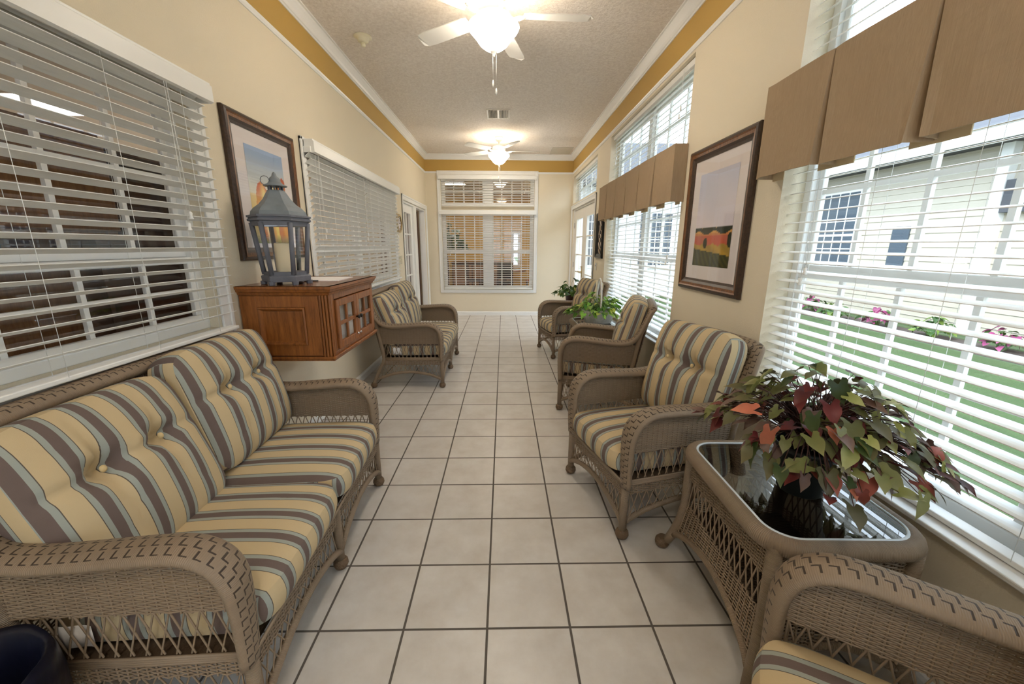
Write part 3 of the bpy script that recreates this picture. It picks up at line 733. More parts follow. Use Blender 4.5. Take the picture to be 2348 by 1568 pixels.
# ---------------------------------------------------------------- wicker side tables
def rrect(hx, hy, r, n=6):
    out = []
    for cx, cy, a0 in ((hx-r, hy-r, 0), (-hx+r, hy-r, R90), (-hx+r, -hy+r, PI), (hx-r, -hy+r, 3*R90)):
        for i in range(n+1): a = a0+R90*i/n; out.append((cx+r*math.cos(a), cy+r*math.sin(a)))
    return out
def side_table(label, loc, rz, hx=.26, hy=.34, H=.575):
    t = thing('wicker_side_table', label, 'side table', loc, rz, 'glass topped wicker side tables')
    pts = [(x, y, H-.028) for x, y in rrect(hx-.028, hy-.028, .095)]
    dense = []
    for i in range(len(pts)):
        a, b = Vector(pts[i]), Vector(pts[(i+1) % len(pts)]); n = max(1, int((b-a).length/.03)); dense += [a+(b-a)*j/n for j in range(n)]
    MB().tube(dense, .030, 12, closed=True).build('rim', M['wicker'], t)
    o = rrect(hx-.042, hy-.042, .086, 8); m = MB(); m.prism(o, 2, H-.012, H-.002); g = m.build('glass_top', M['tableglass'], t)
    MB().tube([(x, y, H-.005) for x, y in o], .0065, 6, closed=True).build('glass_edge', M['glassedge'], t)
    def flare(z): return -.050 + .062*max(0, (.30-z)/.30)**1.8
    for sx in (-1, 1):
        for sy in (-1, 1):
            f = lambda z: (sx*(hx+flare(z)), sy*(hy+flare(z)), z)
            l = MB().tube([f(z) for z in (.045, .08, .13, .2, .28, .38, H-.03)], [.020, .021, .022, .022, .022, .022, .022], 10).build('leg', M['wicker'], t)
            fo = MB().lathe([(.014, 0), (.027, .006), (.034, .022), (.032, .040), (.022, .052)], 14).build('foot', M['braid'], l); fo.location = f(0.0)
    def archz(q): return .09 + .10*max(0, math.sin(PI*q))**.7
    for ax in (0, 1):
        L = hy if ax == 0 else hx
        for sg in (-1, 1):
            def fn(s_, z):
                o_ = sg*((hx if ax == 0 else hy) + flare(z)); e = s_*(L+flare(z)+.0)/L
                return (o_, e, z) if ax == 0 else (e, o_, z)
            nr = (1, 0, 0) if ax == 0 else (0, 1, 0); m = MB()
            weave(m, fn, .415, H-.03, .0058, lambda z: -L+.01, lambda z: L-.01, .030, nr, .0028, .004)
            def lo_(z): 
                zz = [(-L + 2*L*i/40) for i in range(41)]
                return min([s_ for s_ in zz if archz((s_+L)/(2*L)) <= z] or [0])
            for zi in range(40):
                z = .10 + zi*.0058
                if z > .29: break
                # two pieces left and right of the arch opening
                th_ = [-L+2*L*i/60 for i in range(61)]; ok = [s_ for s_ in th_ if archz((s_+L)/(2*L)) < z]
                run = []
                for s_ in th_ + [99]:
                    if s_ in ok and s_ != 99: run.append(s_)
                    else:
                        if len(run) > 1: m.tube([Vector(fn(q, z)) + Vector(nr)*(.004 if (i//3+zi) % 2 else -.004) for i, q in enumerate(run)], .0028, 4, cap=False)
                        run = []
            for i in range(int(2*L/.03)):
                s_ = -L+.015+i*.03; m.tube([fn(s_, archz((s_+L)/(2*L))), fn(s_, .294)], .0034, 5, cap=False)
            m.build('side_panel', M['strand'], t)
            m = MB(); lattice(m, lambda s_: fn(s_, .288), lambda s_: fn(s_, .418), -L+.03, L-.03, .042, .0034); m.build('lattice', M['strand'], t)
            MB().tube([fn(-L+2*L*i/16, archz(i/16)) for i in range(17)], .0145, 10).build('stretcher', M['wicker'], t)
    m = MB(); weave(m, lambda s_, q: (s_, q, .235), -hy+.06, hy-.06, .009, lambda z: -hx+.045, lambda z: hx-.045, .03, (0, 0, 1), .0044, .004)
    m.box(-hx+.05, hx-.05, -hy+.05, hy-.05, .222, .231); m.build('shelf', M['wickdark'], t)
    return t
tb = side_table('wicker glass-topped side table under the red-leaved plant', (1.092, 1.290, 0), math.radians(-1.5))
dup(tb, (1.10, 4.45, 0), 0, 'wicker glass-topped side table under the pothos basket', 'glass topped wicker side tables')

# ---------------------------------------------------------------- plants
def leaf(m, cols, base, dirv, up, size, shape, fold, col, tip=None, droop=.3):
    d = Vector(dirv).normalized(); u = Vector(up); u = (u - d*u.dot(d)); u = u.normalized() if u.length > 1e-4 else Vector((0, 0, 1)); sdir = d.cross(u)
    prof = shape; b = len(m.v)
    for (x, w_) in prof:
        c = Vector(base) + d*x*size - u*(droop*x*x*size); c0 = Vector(base) + d*max(x, -.02)*size - u*(droop*x*x*size if x > 0 else 0)
        for sg in (-1, 0, 1):
            m.v.append(tuple((c if sg else c0) + sdir*sg*w_*size + u*(abs(sg)*w_*size*fold)))
            f = max(0, min(1, x)); k_ = 1.0 if sg == 0 else .86
            cc = lerp(col, tip or col, f); cols.append(tuple(q*k_ if sg == 0 else q for q in lin(cc)[:3]) + (1,))
    for i in range(len(prof)-1):
        for j in (0, 1): m.face([b+i*3+j, b+i*3+j+1, b+(i+1)*3+j+1, b+(i+1)*3+j], smooth=True)
HEART = [(-.24, .16), (-.22, .28), (-.12, .39), (0, .45), (.2, .47), (.45, .38), (.7, .22), (.88, .09), (1, .004)]
ARROW = [(-.36, .24), (-.30, .38), (-.16, .42), (-.02, .35), (.10, .34), (.25, .39), (.42, .37), (.6, .28), (.76, .17), (.9, .08), (1.05, .004)]
def plant(t, c, n, spread, palette, shape, smat, size, hgt, seed, droopy, mask=None, stemr=.0022, squash=(1, 1)):
    rnd = random.Random(seed); lf = MB(); cols = []; st = MB(); c = Vector(c)
    for i in range(n):
        for tr in range(30):
            a = rnd.uniform(0, 2*PI); rr = spread*math.sqrt(rnd.uniform(.02, 1)); el = rnd.random()
            e = c + Vector((rr*math.cos(a)*squash[0], rr*math.sin(a)*squash[1], hgt*(1-(rr/spread)**1.6*droopy) * rnd.uniform(.38, 1.14) - .02))
            if mask is None or mask(e): break
        if mask and not mask(e): continue
        s0 = c + Vector((rnd.uniform(-.04, .04), rnd.uniform(-.04, .04), -.01)); mid = (s0+e)/2 + Vector((0, 0, .25*rr + .03))
        pts = [((1-q)**2)*s0 + 2*q*(1-q)*mid + q*q*e for q in (0, .25, .5, .75, 1)]; st.tube(pts, [stemr, stemr, stemr*.9, stemr*.8, stemr*.6], 4, cap=False)
        out = Vector((e.x-c.x, e.y-c.y, 0)); out = out.normalized() if out.length > 1e-3 else Vector((1, 0, 0))
        d = out + Vector((rnd.uniform(-.7, .7), rnd.uniform(-.7, .7), rnd.uniform(-1.0, .2))); up = Vector((0, 0, 1)) + out*.25 + Vector((rnd.uniform(-.5, .5), rnd.uniform(-.5, .5), 0))
        p, tipc = rnd.choices([q[:2] for q in palette], [q[2] for q in palette])[0]
        if callable(p): p = p(e)
        jit = rnd.uniform(.82, 1.15); p = tuple(min(255, q*jit) for q in p)
        leaf(lf, cols, e, d, up, size*rnd.uniform(.62, 1.15), shape, rnd.uniform(.08, .4), p, tuple(min(255, q*jit) for q in tipc), rnd.uniform(.1, .45))
    st.build('stems', M[smat], t); lf.build('foliage', M['leaf'], t, cols=cols, fix=False)
TZ = .5735
pl = thing('potted_syngonium', 'bushy plant with red, pink and olive leaves in a dark pot on the glass table', 'plant', (1.115, 1.25, TZ))
m = MB(); m.lathe([(.066, 0), (.070, .004), (.092, .155), (.100, .158), (.101, .176), (.093, .177), (.090, .150)], 28, cap=False); m.lathe([(.001, .002), (.066, .002)], 28, cap=False); m.build('pot', M['pot'], pl)
MB().lathe([(.0005, .157), (.05, .160), (.0905, .154)], 24, cap=False).build('soil', M['soil'], pl)
SYN = [((118, 120, 66), (138, 134, 84), 6), ((96, 94, 58), (118, 106, 70), 6), ((112, 84, 74), (128, 100, 82), 5), ((146, 72, 62), (166, 92, 74), 1.6), ((204, 116, 88), (214, 136, 106), .8), ((98, 40, 42), (130, 58, 50), 3), ((160, 164, 92), (186, 182, 120), 2), ((64, 84, 44), (92, 100, 56), 2)]
plant(pl, (0, 0, .185), 350, .37, SYN, ARROW, 'stem', .058, .27, 5, .95, lambda e: not ((e.x*.64+e.y*.77) < -.06 and e.z < .20 and (int(e.x*9973) % 5)) and e.x < .27 and e.z > -.02 and not (e.x < -.27) and not (e.y > .27) and (e.z > .10 or e.x > -.10), .0020, (.95, 1.0))
bk_ = thing('pothos_basket', 'green pothos spilling from a whitewashed handled basket on a glass table', 'plant', (1.12, 4.42, TZ))
m = MB(); m.lathe([(.13, 0), (.15, .01), (.185, .13), (.19, .15), (.18, .15), (.172, .12)], 30, cap=False, sy=.72); m.lathe([(.001, .004), (.13, .004)], 30, cap=False, sy=.72); m.build('basket', M['bark'], bk_)
MB().tube([(.0, .118*math.cos(a), .13+.36*max(0, math.sin(a))**.85) for a in [PI*i/24 for i in range(25)]], .010, 8).build('handle', M['bark'], bk_)
POT = [((122, 172, 66), (148, 190, 84), 5), ((152, 194, 84), (178, 212, 108), 4), ((78, 132, 48), (104, 152, 60), 3), ((198, 206, 84), (214, 216, 110), 1.6)]
plant(bk_, (0, 0, .13), 170, .33, POT, HEART, 'gstem', .062, .22, 8, .95, lambda e: e.z > -.02 and e.x < .24, .0018, (1.05, .8))
ps_ = thing('plant_stand', 'small dark plant stand in the corner behind the farthest armchair', 'plant stand', (1.10, 6.12, 0))
MB().lathe([(.15, .50), (.155, .505), (.155, .525), (.15, .53)], 24).build('top', M['darkwood'], ps_)
for i in range(4):
    a = PI/4+R90*i; MB().tube([(.13*math.cos(a), .13*math.sin(a), 0), (.10*math.cos(a), .10*math.sin(a), .51)], .012, 8).build('leg', M['darkwood'], ps_)
p3 = thing('potted_vine', 'small leafy vine in a dark brown pot behind the farthest armchair', 'plant', (1.10, 6.12, .53))
m = MB(); m.lathe([(.07, 0), (.075, .005), (.10, .20), (.108, .205), (.108, .225), (.098, .225), (.095, .19)], 24, cap=False); m.lathe([(.001, .002), (.07, .002)], 24, cap=False); m.build('pot', M['darkwood'], p3)
MB().lathe([(.0005, .20), (.0955, .196)], 20, cap=False).build('soil', M['soil'], p3)
plant(p3, (0, 0, .21), 60, .26, [((82, 120, 44), (104, 140, 56), 4), ((60, 96, 38), (80, 112, 46), 3), ((150, 150, 60), (170, 166, 80), .8)], HEART, 'gstem', .085, .20, 15, 1.25, lambda e: e.x < .2, .002)

# ---------------------------------------------------------------- oak wall cabinet, lantern, papers
CX0, CX1, CY0, CY1, CZ0, CZ1 = XL, -.945, 2.325, 3.105, .737, 1.18
cb = thing('oak_wall_cabinet', 'oak cabinet with glazed doors mounted on the left wall under the petal picture', 'cabinet', (0, 0, 0))
m = MB(); m.box(CX0, CX1, CY0, CY0+.02, CZ0+.03, CZ1-.05); m.box(CX0, CX1, CY1-.02, CY1, CZ0+.03, CZ1-.05); m.box(CX0, CX1, CY0, CY1, CZ0+.03, CZ0+.05); m.box(CX0, CX0+.015, CY0+.02, CY1-.02, CZ0+.05, CZ1-.05)
m.box(CX1-.02, CX1, CY0+.02, CY0+.07, CZ0+.05, CZ1-.05); m.box(CX1-.02, CX1, CY1-.045, CY1-.02, CZ0+.05, CZ1-.05); m.box(CX1-.02, CX1, CY0+.07, CY1-.045, CZ1-.085, CZ1-.05)
m.build('body', M['oak'], cb, bevel=.003)
# moulded side panel facing the camera
m = MB(); a0, a1, b0, b1 = CX0+.02, CX1-.055, CZ0+.035, CZ1-.055
m.box(a0-.01, a0+.085, CY0-.014, CY0, b0, b1); m.box(a1-.08, a1, CY0-.014, CY0, b0, b1); m.box(a0+.085, a1-.08, CY0-.014, CY0, b1-.065, b1); m.box(a0+.085, a1-.08, CY0-.014, CY0, b0, b0+.065)
m.build('side_panel', M['oak'], cb, bevel=.002)
m = MB(); q = [(a0+.085, b0+.065), (a1-.08, b0+.065), (a1-.08, b1-.065), (a0+.085, b1-.065)]; n_ = 5; pr = [(0, -.014), (0, -.021), (.008, -.023), (.017, -.013), (.024, -.001)]
for (x, z), (sx, sz) in zip(q, ((1, 1), (-1, 1), (-1, -1), (1, -1))): m.v += [(x+d_*sx, CY0+e_, z+d_*sz) for d_, e_ in pr]
for i in range(4):
    for j in range(4): m.face([i*5+j, i*5+j+1, ((i+1) % 4)*5+j+1, ((i+1) % 4)*5+j])
m.build('panel_moulding', M['oak'], cb)
m = MB()
for i in range(3): m.box(CX1-.050+i*.017, CX1-.050+i*.017+.013, CY0-.020, CY0, CZ0+.03, CZ1-.05)
for i in range(2): m.box(CX1, CX1+.007, CY0-.01+i*.020, CY0-.01+i*.020+.016, CZ0+.03, CZ1-.05)
m.build('corner_pilaster', M['oak'], cb, bevel=.004)
m = MB(); mould = [(0, 0), (.006, 0), (.010, .012), (.018, .018), (.022, .030), (.028, .034), (.028, .050), (0, .050)]
ring = [(CX0, CY0, 0, -1), (CX1, CY0, 1, -1), (CX1, CY1, 1, 1), (CX0, CY1, 0, 1)]
for (x, y, sx, sy) in ring: m.v += [(x+d_*sx, y+d_*sy, CZ1-.050+e_) for d_, e_ in mould]
nm = len(mould)
for i in range(3):
    for j in range(nm-1): m.face([i*nm+j, i*nm+j+1, (i+1)*nm+j+1, (i+1)*nm+j])
m.build('cornice', M['oak'], cb)
MB().box(CX0, CX1+.027, CY0-.027, CY1+.027, CZ1-.008, CZ1).build('top', M['oakflat'], cb, bevel=.002)
m = MB(); m.box(CX0, CX1+.014, CY0-.014, CY1+.014, CZ0+.012, CZ0+.03); m.box(CX0, CX1+.006, CY0-.006, CY1+.006, CZ0, CZ0+.012); m.build('bottom_moulding', M['oak'], cb, bevel=.004)
yd0, yd1 = CY0+.075, CY1-.05; ym = (yd0+yd1)/2
for (a, b, sgn) in ((yd0, ym-.0015, 1), (ym+.0015, yd1, -1)):
    m = MB(); z0, z1, s_ = CZ0+.055, CZ1-.09, .042; X0, X1 = CX1-.008, CX1+.012
    m.box(X0, X1, a, a+s_, z0, z1); m.box(X0, X1, b-s_, b, z0, z1); m.box(X0, X1, a+s_, b-s_, z1-s_, z1); m.box(X0, X1, a+s_, b-s_, z0, z0+s_)
    yc = (a+b)/2; zc = (z0+z1)/2; m.box(X0+.003, X1-.003, yc-.011, yc+.011, z0+s_, z1-s_); m.box(X0+.0035, X1-.0035, a+s_, b-s_, zc-.011, zc+.011)
    dr = m.build('door', M['oak'], cb, bevel=.003)
    MB().box(CX1-.002, CX1+.001, a+s_, b-s_, z0+s_, z1-s_).build('door_glass', M['glass'], dr)
    yk = b-.021 if sgn > 0 else a+.021
    kn = MB(); kn.tube([(X1, yk, zc), (X1+.012, yk, zc), (X1+.014, yk, zc), (X1+.022, yk, zc), (X1+.026, yk, zc)], [.006, .006, .013, .014, .006], 12); kn.build('knob', M['black'], dr)
    kn = MB(); kn.tube([(X1, yk, z0+.035), (X1+.006, yk, z0+.035), (X1+.012, yk, z0+.035)], [.008, .009, .004], 12); kn.build('catch', M['chrome'], dr)
# stacks of paper seen through the cabinet panes
tag(bx(CX1-.27, CX1-.07, CY0+.10, ym-.03, CZ0+.0505, CZ0+.30).build('paper_stack', M['indoorwhite'], bevel=.003), 'stack of pale papers behind the near glass door of the oak cabinet', 'papers', 'papers inside the oak cabinet')
tag(bx(CX1-.27, CX1-.07, ym+.03, CY1-.07, CZ0+.0505, CZ0+.30).build('paper_stack', M['indoorwhite'], bevel=.003), 'stack of pale papers behind the far glass door of the oak cabinet', 'papers', 'papers inside the oak cabinet')
tag(bx(XL+.06, -1.03, 2.66, 2.99, CZ1, CZ1+.004, rot=Matrix.Rotation(.06, 3, 'Z'), piv=Vector((-1.2, 2.8, CZ1))).build('paper_sheet', M['paper']), 'white paper lying on top of the oak cabinet', 'paper')
pn = MB(); pn.tube([(-1.25, 2.615, CZ1+.005), (-1.13, 2.63, CZ1+.005)], [.005, .004], 8); tag(pn.build('pen', M['black']), 'black pen lying on the oak cabinet beside the lantern', 'pen')

LX, LY, LZ = -1.245, 2.472, CZ1
ln = thing('candle_lantern', 'tall hexagonal grey lantern with glass sides standing on the oak cabinet', 'lantern', (LX, LY, LZ), math.radians(18))
A0 = 0
m = MB(); m.lathe([(.132, .018), (.135, .050), (.126, .055)], 6, smooth=False, a0=A0)
for i in range(6):
    a = A0+PI/3*i; x, y = .122*math.cos(a), .122*math.sin(a); m.lathe([(.018, 0), (.020, .022)], 6, (x, y, 0), smooth=False)
m.build('base', M['lantern'], ln, bevel=.003)
m = MB(); m.lathe([(.118, .050), (.122, .075), (.112, .075)], 6, smooth=False, a0=A0)
m.lathe([(.150, .335), (.153, .36), (.140, .362)], 6, smooth=False, a0=A0)
for i in range(6):
    a = A0+PI/3*i; c, s_ = math.cos(a), math.sin(a); m.tube([(.113*c, .113*s_, .06), (.146*c, .146*s_, .352)], .0140, 6)
m.build('body_frame', M['lantern'], ln)
for i in range(6):
    a, b = A0+PI/3*i, A0+PI/3*(i+1); m = MB(); m.poly([(.108*math.cos(a), .108*math.sin(a), .075), (.108*math.cos(b), .108*math.sin(b), .075), (.139*math.cos(b), .139*math.sin(b), .338), (.139*math.cos(a), .139*math.sin(a), .338)])
    m.build('glass_pane', M['glass'], ln, solid=.002)
m = MB(); m.lathe([(.155, .358), (.166, .362), (.166, .372), (.160, .374), (.160, .380), (.168, .382), (.168, .392), (.150, .394)], 6, smooth=False, a0=A0); m.build('cornice', M['lantern'], ln)
m = MB(); m.lathe([(.148, .393), (.143, .415), (.125, .435), (.098, .455), (.072, .485), (.055, .515), (.046, .528), (.046, .532)], 6, smooth=False, a0=A0)
rf = m.build('roof', M['lanternroof'], ln)
m = MB()
for i in range(8):
    a = 2*PI*i/8; m.tube([(.036*math.cos(a), .036*math.sin(a), .530), (.036*math.cos(a), .036*math.sin(a), .556)], .005, 6)
m.build('vent_posts', M['lantern'], rf)
MB().lathe([(.060, .553), (.062, .557), (.040, .568), (.030, .580), (.030, .590), (.022, .602), (.014, .608), (.010, .622), (.003, .632)], 16).build('cap', M['lanternroof'], rf)
MB().tube([(-.046+.022*math.cos(a), -.02, .582+.024*math.sin(a)) for a in [2*PI*i/16 for i in range(16)]], .002, 6, closed=True).build('ring', M['lantern'], rf)
MB().lathe([(.044, .056), (.046, .06), (.046, .235), (.042, .24), (.034, .230), (.004, .230)], 24).build('candle', M['candle'], ln)

# ---------------------------------------------------------------- ceiling fans
def fan(label, x, y, a0, n=5):
    t = thing('ceiling_fan', label, 'ceiling fan', (x, y, ZC), 0, 'white ceiling fans with lit bowls')
    MB().lathe([(.012, -.075), (.045, -.06), (.066, -.03), (.070, 0)], 24).build('canopy', M['fanwhite'], t)
    MB().tube([(0, 0, -.07), (0, 0, -.13)], .012, 10).build('downrod', M['fanwhite'], t)
    MB().lathe([(.02, -.125), (.06, -.128), (.095, -.14), (.105, -.165), (.105, -.205), (.12, -.215), (.115, -.235), (.07, -.245), (.06, -.262)], 28).build('motor', M['fanwhite'], t)
    for i in range(n):
        a = a0 + 2*PI*i/n; ca, sa = math.cos(a), math.sin(a)
        def P_(r, w_, z): return (r*ca - w_*sa, r*sa + w_*ca, z)
        m = MB(); prof = [(.20, .050), (.24, .060), (.40, .066), (.58, .068), (.64, .060), (.665, .030)]; b = len(m.v)
        for zz in (-.198, -.204):
            for r, w_ in prof: m.v += [P_(r, -w_, zz - .012), P_(r, w_, zz + .012)]
        q = len(prof)
        for k_ in range(q-1):
            m.face([b+2*k_, b+2*k_+2, b+2*k_+3, b+2*k_+1]); m.face([b+2*q+2*k_, b+2*q+2*k_+1, b+2*q+2*k_+3, b+2*q+2*k_+2])
            m.face([b+2*k_, b+2*q+2*k_, b+2*q+2*k_+2, b+2*k_+2]); m.face([b+2*k_+1, b+2*k_+3, b+2*q+2*k_+3, b+2*q+2*k_+1])
        m.face([b, b+1, b+2*q+1, b+2*q]); m.face([b+2*q-2, b+2*q-1, b+4*q-1, b+4*q-2])
        bl = m.build('blade', M['fanwhite'], t)
        m = MB(); m.tube([P_(.09, 0, -.215), P_(.13, 0, -.222), P_(.17, 0, -.214), P_(.22, 0, -.208)], [.014, .010, .016, .006], 8); m.tube([P_(.165+.018*math.cos(u), .018*math.sin(u), -.216) for u in [2*PI*j/12 for j in range(12)]], .006, 6, closed=True)
        m.build('blade_iron', M['fanwhite'], bl)
    MB().lathe([(.055, -.26), (.085, -.268), (.088, -.282), (.07, -.288)], 24).build('light_fitter', M['fanwhite'], t)
    MB().lathe([(.150, -.262), (.168, -.264), (.172, -.272), (.162, -.292), (.135, -.320), (.115, -.345), (.092, -.375), (.060, -.398), (.02, -.408), (.001, -.409)], 32, cap=False).build('light_bowl', M['bowl'], t)
    MB().lathe([(.003, -.45), (.008, -.445), (.010, -.43), (.020, -.42), (.030, -.410), (.026, -.400)], 16).build('finial', M['fanwhite'], t)
    for dx, L in ((-.006, .16), (.016, .21)):
        c = MB(); c.tube([(dx, 0, -.43), (dx, 0, -.43-L)], .0012, 4); c = c.build('pull_chain', M['fanwhite'], t)
        MB().lathe([(.002, .045), (.006, .03), (.007, .01), (.003, 0)], 10, (dx, 0, -.43-L-.04)).build('pull', M['fanwhite'], c)
    return t
f1 = fan('white ceiling fan with lit bowl nearest the viewer', -.003, 3.10, math.radians(2))
dup(f1, (-.012, 7.02, ZC), math.radians(4), 'white ceiling fan with lit bowl near the far wall')
dup(f1, (0, -.58, ZC), 0, 'unseen white ceiling fan added behind the viewer for its light')  # third fan added out of view for more lamp light

# ---------------------------------------------------------------- small fittings
sm = thing('smoke_detector', 'round ivory smoke detector on the ceiling left of the near fan', 'smoke detector', (-1.11, 3.87, ZC))
MB().lathe([(.072, 0), (.074, -.006), (.060, -.012), (.048, -.016), (.044, -.036), (.032, -.046), (.02, -.048)], 28).build('base', M['plastic'], sm)
MB().lathe([(.019, -.047), (.019, -.058), (.021, -.060), (.018, -.074), (.006, -.078)], 20).build('sensor_head', M['plastic'], sm)
vt = thing('ceiling_vent', 'square louvred air vent in the ceiling between the fans', 'vent', (-.005, 5.85, ZC))
m = MB(); m.box(-.155, .155, -.19, -.165, -.008, 0); m.box(-.155, .155, .165, .19, -.008, 0); m.box(-.155, -.13, -.165, .165, -.008, 0); m.box(.13, .155, -.165, .165, -.008, 0); m.box(-.015, .015, -.165, .165, -.008, 0)
m.build('frame', M['vent'], vt, bevel=.003); MB().box(-.13, .13, -.165, .165, -.002, -.0005).build('duct_shade', M['ventdark'], vt)  # flat dark sheet stands in for the shade inside the vent
for s0 in (-.13, .015):
    m = MB()
    for i in range(6): x = s0+.012+i*.019; m.box(x-.007, x+.007, -.165, .165, -.010, -.0085, rot=Matrix.Rotation(.6, 3, 'Y'), piv=Vector((x, 0, -.009)))
    m.build('louvres', M['vent'], vt)
ap = MB(); ap.box(.93, 1.30, 7.63, 8.16, ZC-.010, ZC); tag(ap.build('access_panel', M['vent'], bevel=.003), 'flush square ceiling access panel in the far right corner', 'panel')
ck = thing('wall_clock', 'gold six-sided wall clock between the tilted blinds and the left door', 'clock', (XL, 6.02, 1.715), R90)
m = MB(); m.lathe([(.150, 0), (.150, .02), (.135, .034), (.112, .036), (.108, .022)], 6, smooth=False, cap=False); o = m.build('case', M['brass'], ck); o.rotation_euler = (R90, 0, 0)
m = MB(); m.lathe([(.001, .020), (.112, .020)], 6, smooth=False, cap=False); o = m.build('face', M['mat'], ck); o.rotation_euler = (R90, 0, 0)
m = MB(); m.box(-.003, .003, -.024, -.022, -.01, .055); m.box(-.004, .045, -.0245, -.0225, -.004, .003); m.build('hands', M['black'], ck)
m = MB()
for i in range(12):
    a = PI/6*i; m.box(.078*math.sin(a)-.004, .078*math.sin(a)+.004, -.0235, -.0215, .078*math.cos(a)-.008, .078*math.cos(a)+.008)
m.build('hour_marks', M['black'], ck)
sw = thing('switch_plate', 'triple almond light switch plate beside the left door', 'light switch', (XL, 6.03, 1.20), R90)
for i in range(3):
    MB().box(-.125+i*.088, -.05+i*.088, -.006, 0, -.06, .06).build('plate', M['almond'], sw, bevel=.003); MB().box(-.095+i*.088, -.080+i*.088, -.013, -.006, -.012, .012).build('toggle', M['plastic'], sw)
dr_ = thing('door_sensor', 'tiny white sensor with a dark button below the bark panel', 'sensor', (XR, 5.93, 1.12), -R90)
MB().box(-.02, .02, -.018, 0, -.05, .055).build('housing', M['white'], dr_, bevel=.004); MB().box(-.008, .008, -.021, -.018, .005, .03).build('button', M['black'], dr_)

# ---------------------------------------------------------------- waste bin
wb = thing('waste_bin', 'dark waste bin with a navy liner at the bottom left corner', 'waste bin', (-1.155, .69, 0))
MB().lathe([(.115, 0), (.12, .005), (.152, .44), (.156, .45), (.148, .45), (.115, .012)], 28, cap=False).build('bin', M['bin'], wb)
rb = random.Random(4); m = MB(); n = 40; b = 0; prof = [(.168, .30, 1), (.170, .38, .7), (.168, .44, .4), (.160, .468, .3), (.146, .455, .4), (.132, .36, 1), (.105, .22, 1.2), (.02, .12, 1)]
ph = [rb.uniform(0, 6) for _ in range(8)]
for i, (r, z, j) in enumerate(prof):
    for q in range(n):
        a = 2*PI*q/n; d_ = 1 + j*.02*(math.sin(7*a+ph[i % 3])+math.sin(13*a+ph[(i+1) % 4])); m.v.append((r*d_*math.cos(a), r*d_*math.sin(a), z + .012*j*math.sin(5*a+ph[1])))
for i in range(len(prof)-1):
    for q in range(n): m.face([i*n+q, i*n+(q+1) % n, (i+1)*n+(q+1) % n, (i+1)*n+q], smooth=True)
m.build('liner', M['bag'], wb)

# ---------------------------------------------------------------- rooms beyond the left and far windows
XO = -5.6
struct(bx(XO, XL-.15, YB, 8.42, -.12, -.002).build('floor.001', M['carpet'])); struct(bx(XO, XL-.12, YB, 8.42, 2.72, 2.8).build('ceiling.001', M['indoorwhite']))
struct(bx(XO-.1, XO, YB, 8.42, 0, 2.72).build('wall_left.001', M['tan'])); struct(bx(XO, XL-.12, YB-.1, YB, 0, 2.72).build('wall_behind.001', M['tan'])); struct(bx(XO, XL-.12, 8.42, 8.5, 0, 2.72).build('wall_far.001', M['tan']))
struct(bx(XL-.125, XL-.12, YB, 6.3, 0, .95).build('wall_left.002', M['tan']))
for i, (y, lab) in enumerate(((-1.2, 'added fill light panel on the office ceiling nearest the viewer'), (4.4, 'added fill light panel over the middle of the office'), (7.2, 'added fill light panel at the far end of the office'))):
    t = thing('fill_light_panel', lab, 'ceiling light', (-4.4, y, 2.72), 0, 'added fill lights of the office'); MB().box(-.33, .33, -.33, .33, -.012, 0).build('frame', M['white'], t); MB().box(-.30, .30, -.30, .30, -.016, -.012).build('diffuser', M['panel'], t)  # ceiling panels added to brighten the office
hd = thing('hutch_desk', 'brown wooden desk with overhead cupboards seen through the near office window', 'desk', (-2.15, 1.2, 0))
MB().box(-.35, .35, -1.3, 1.3, .70, .74).build('desktop', M['tanwood'], hd, bevel=.005); MB().box(-.38, -.35, -1.3, 1.3, 0, 2.02).build('back', M['brown'], hd)
for y in (-1.3, -.02, 1.26): MB().box(-.35, .33, y, y+.04, 0, .70).build('side', M['brown'], hd)
for i in range(4):
    y = -1.3+i*.65; d_ = MB().box(-.06, -.035, y+.005, y+.645, 1.48, 1.98).build('cupboard_door', M['brown'], hd, bevel=.006); MB().box(-.035, -.02, y+.30, y+.35, 1.52, 1.53).build('handle', M['brass'], d_)
MB().box(-.35, -.06, -1.3, 1.3, 1.46, 2.0).build('cupboard', M['brown'], hd); MB().box(-.35, -.0, -1.3, 1.3, 1.30, 1.325).build('shelf', M['tanwood'], hd)
rb = random.Random(9)
for i in range(9):
    y = -.25+i*.27; w_ = rb.uniform(.13, .22); h_ = rb.uniform(.03, .14)
    tag(bx(-2.32, -2.15, 1.2+y-.9, 1.2+y-.9+w_, 1.326, 1.326+h_).build('document_tray', M['indoorwhite'] if i % 3 else M['winglass']), 'pale bundle of papers on the office desk shelf', 'papers', 'paper bundles on the office shelf')
for i in range(6):
    y = .1+i*.34; tag(bx(-2.25, -1.95, y+.2, y+.42, .741, .741+rb.uniform(.02, .12)).build('paper_pile', M['indoorwhite']), 'loose pile of papers on the office desktop', 'papers', 'paper piles on the office desk')
bc = thing('bookcase', 'dark red-brown bookcase seen through the near office window', 'bookcase', (-2.6, 3.15, 0))
m = MB(); m.box(-.2, .2, -.6, -.57, 0, 2.0); m.box(-.2, .2, .57, .6, 0, 2.0); m.box(-.2, -.18, -.57, .57, 0, 2.0); m.build('carcass', M['darkwood'], bc)
for z in (.05, .5, .95, 1.4, 1.97): MB().box(-.18, .2, -.57, .57, z, z+.03).build('shelf', M['darkwood'], bc)
cr = thing('office_credenza', 'low brown credenza seen through the tilted blinds', 'credenza', (-3.6, 5.2, 0)); MB().box(-.25, .25, -.9, .9, 0, .78).build('body', M['brown'], cr, bevel=.006); MB().box(-.28, .28, -.93, .93, .78, .81).build('top', M['tanwood'], cr, bevel=.005)
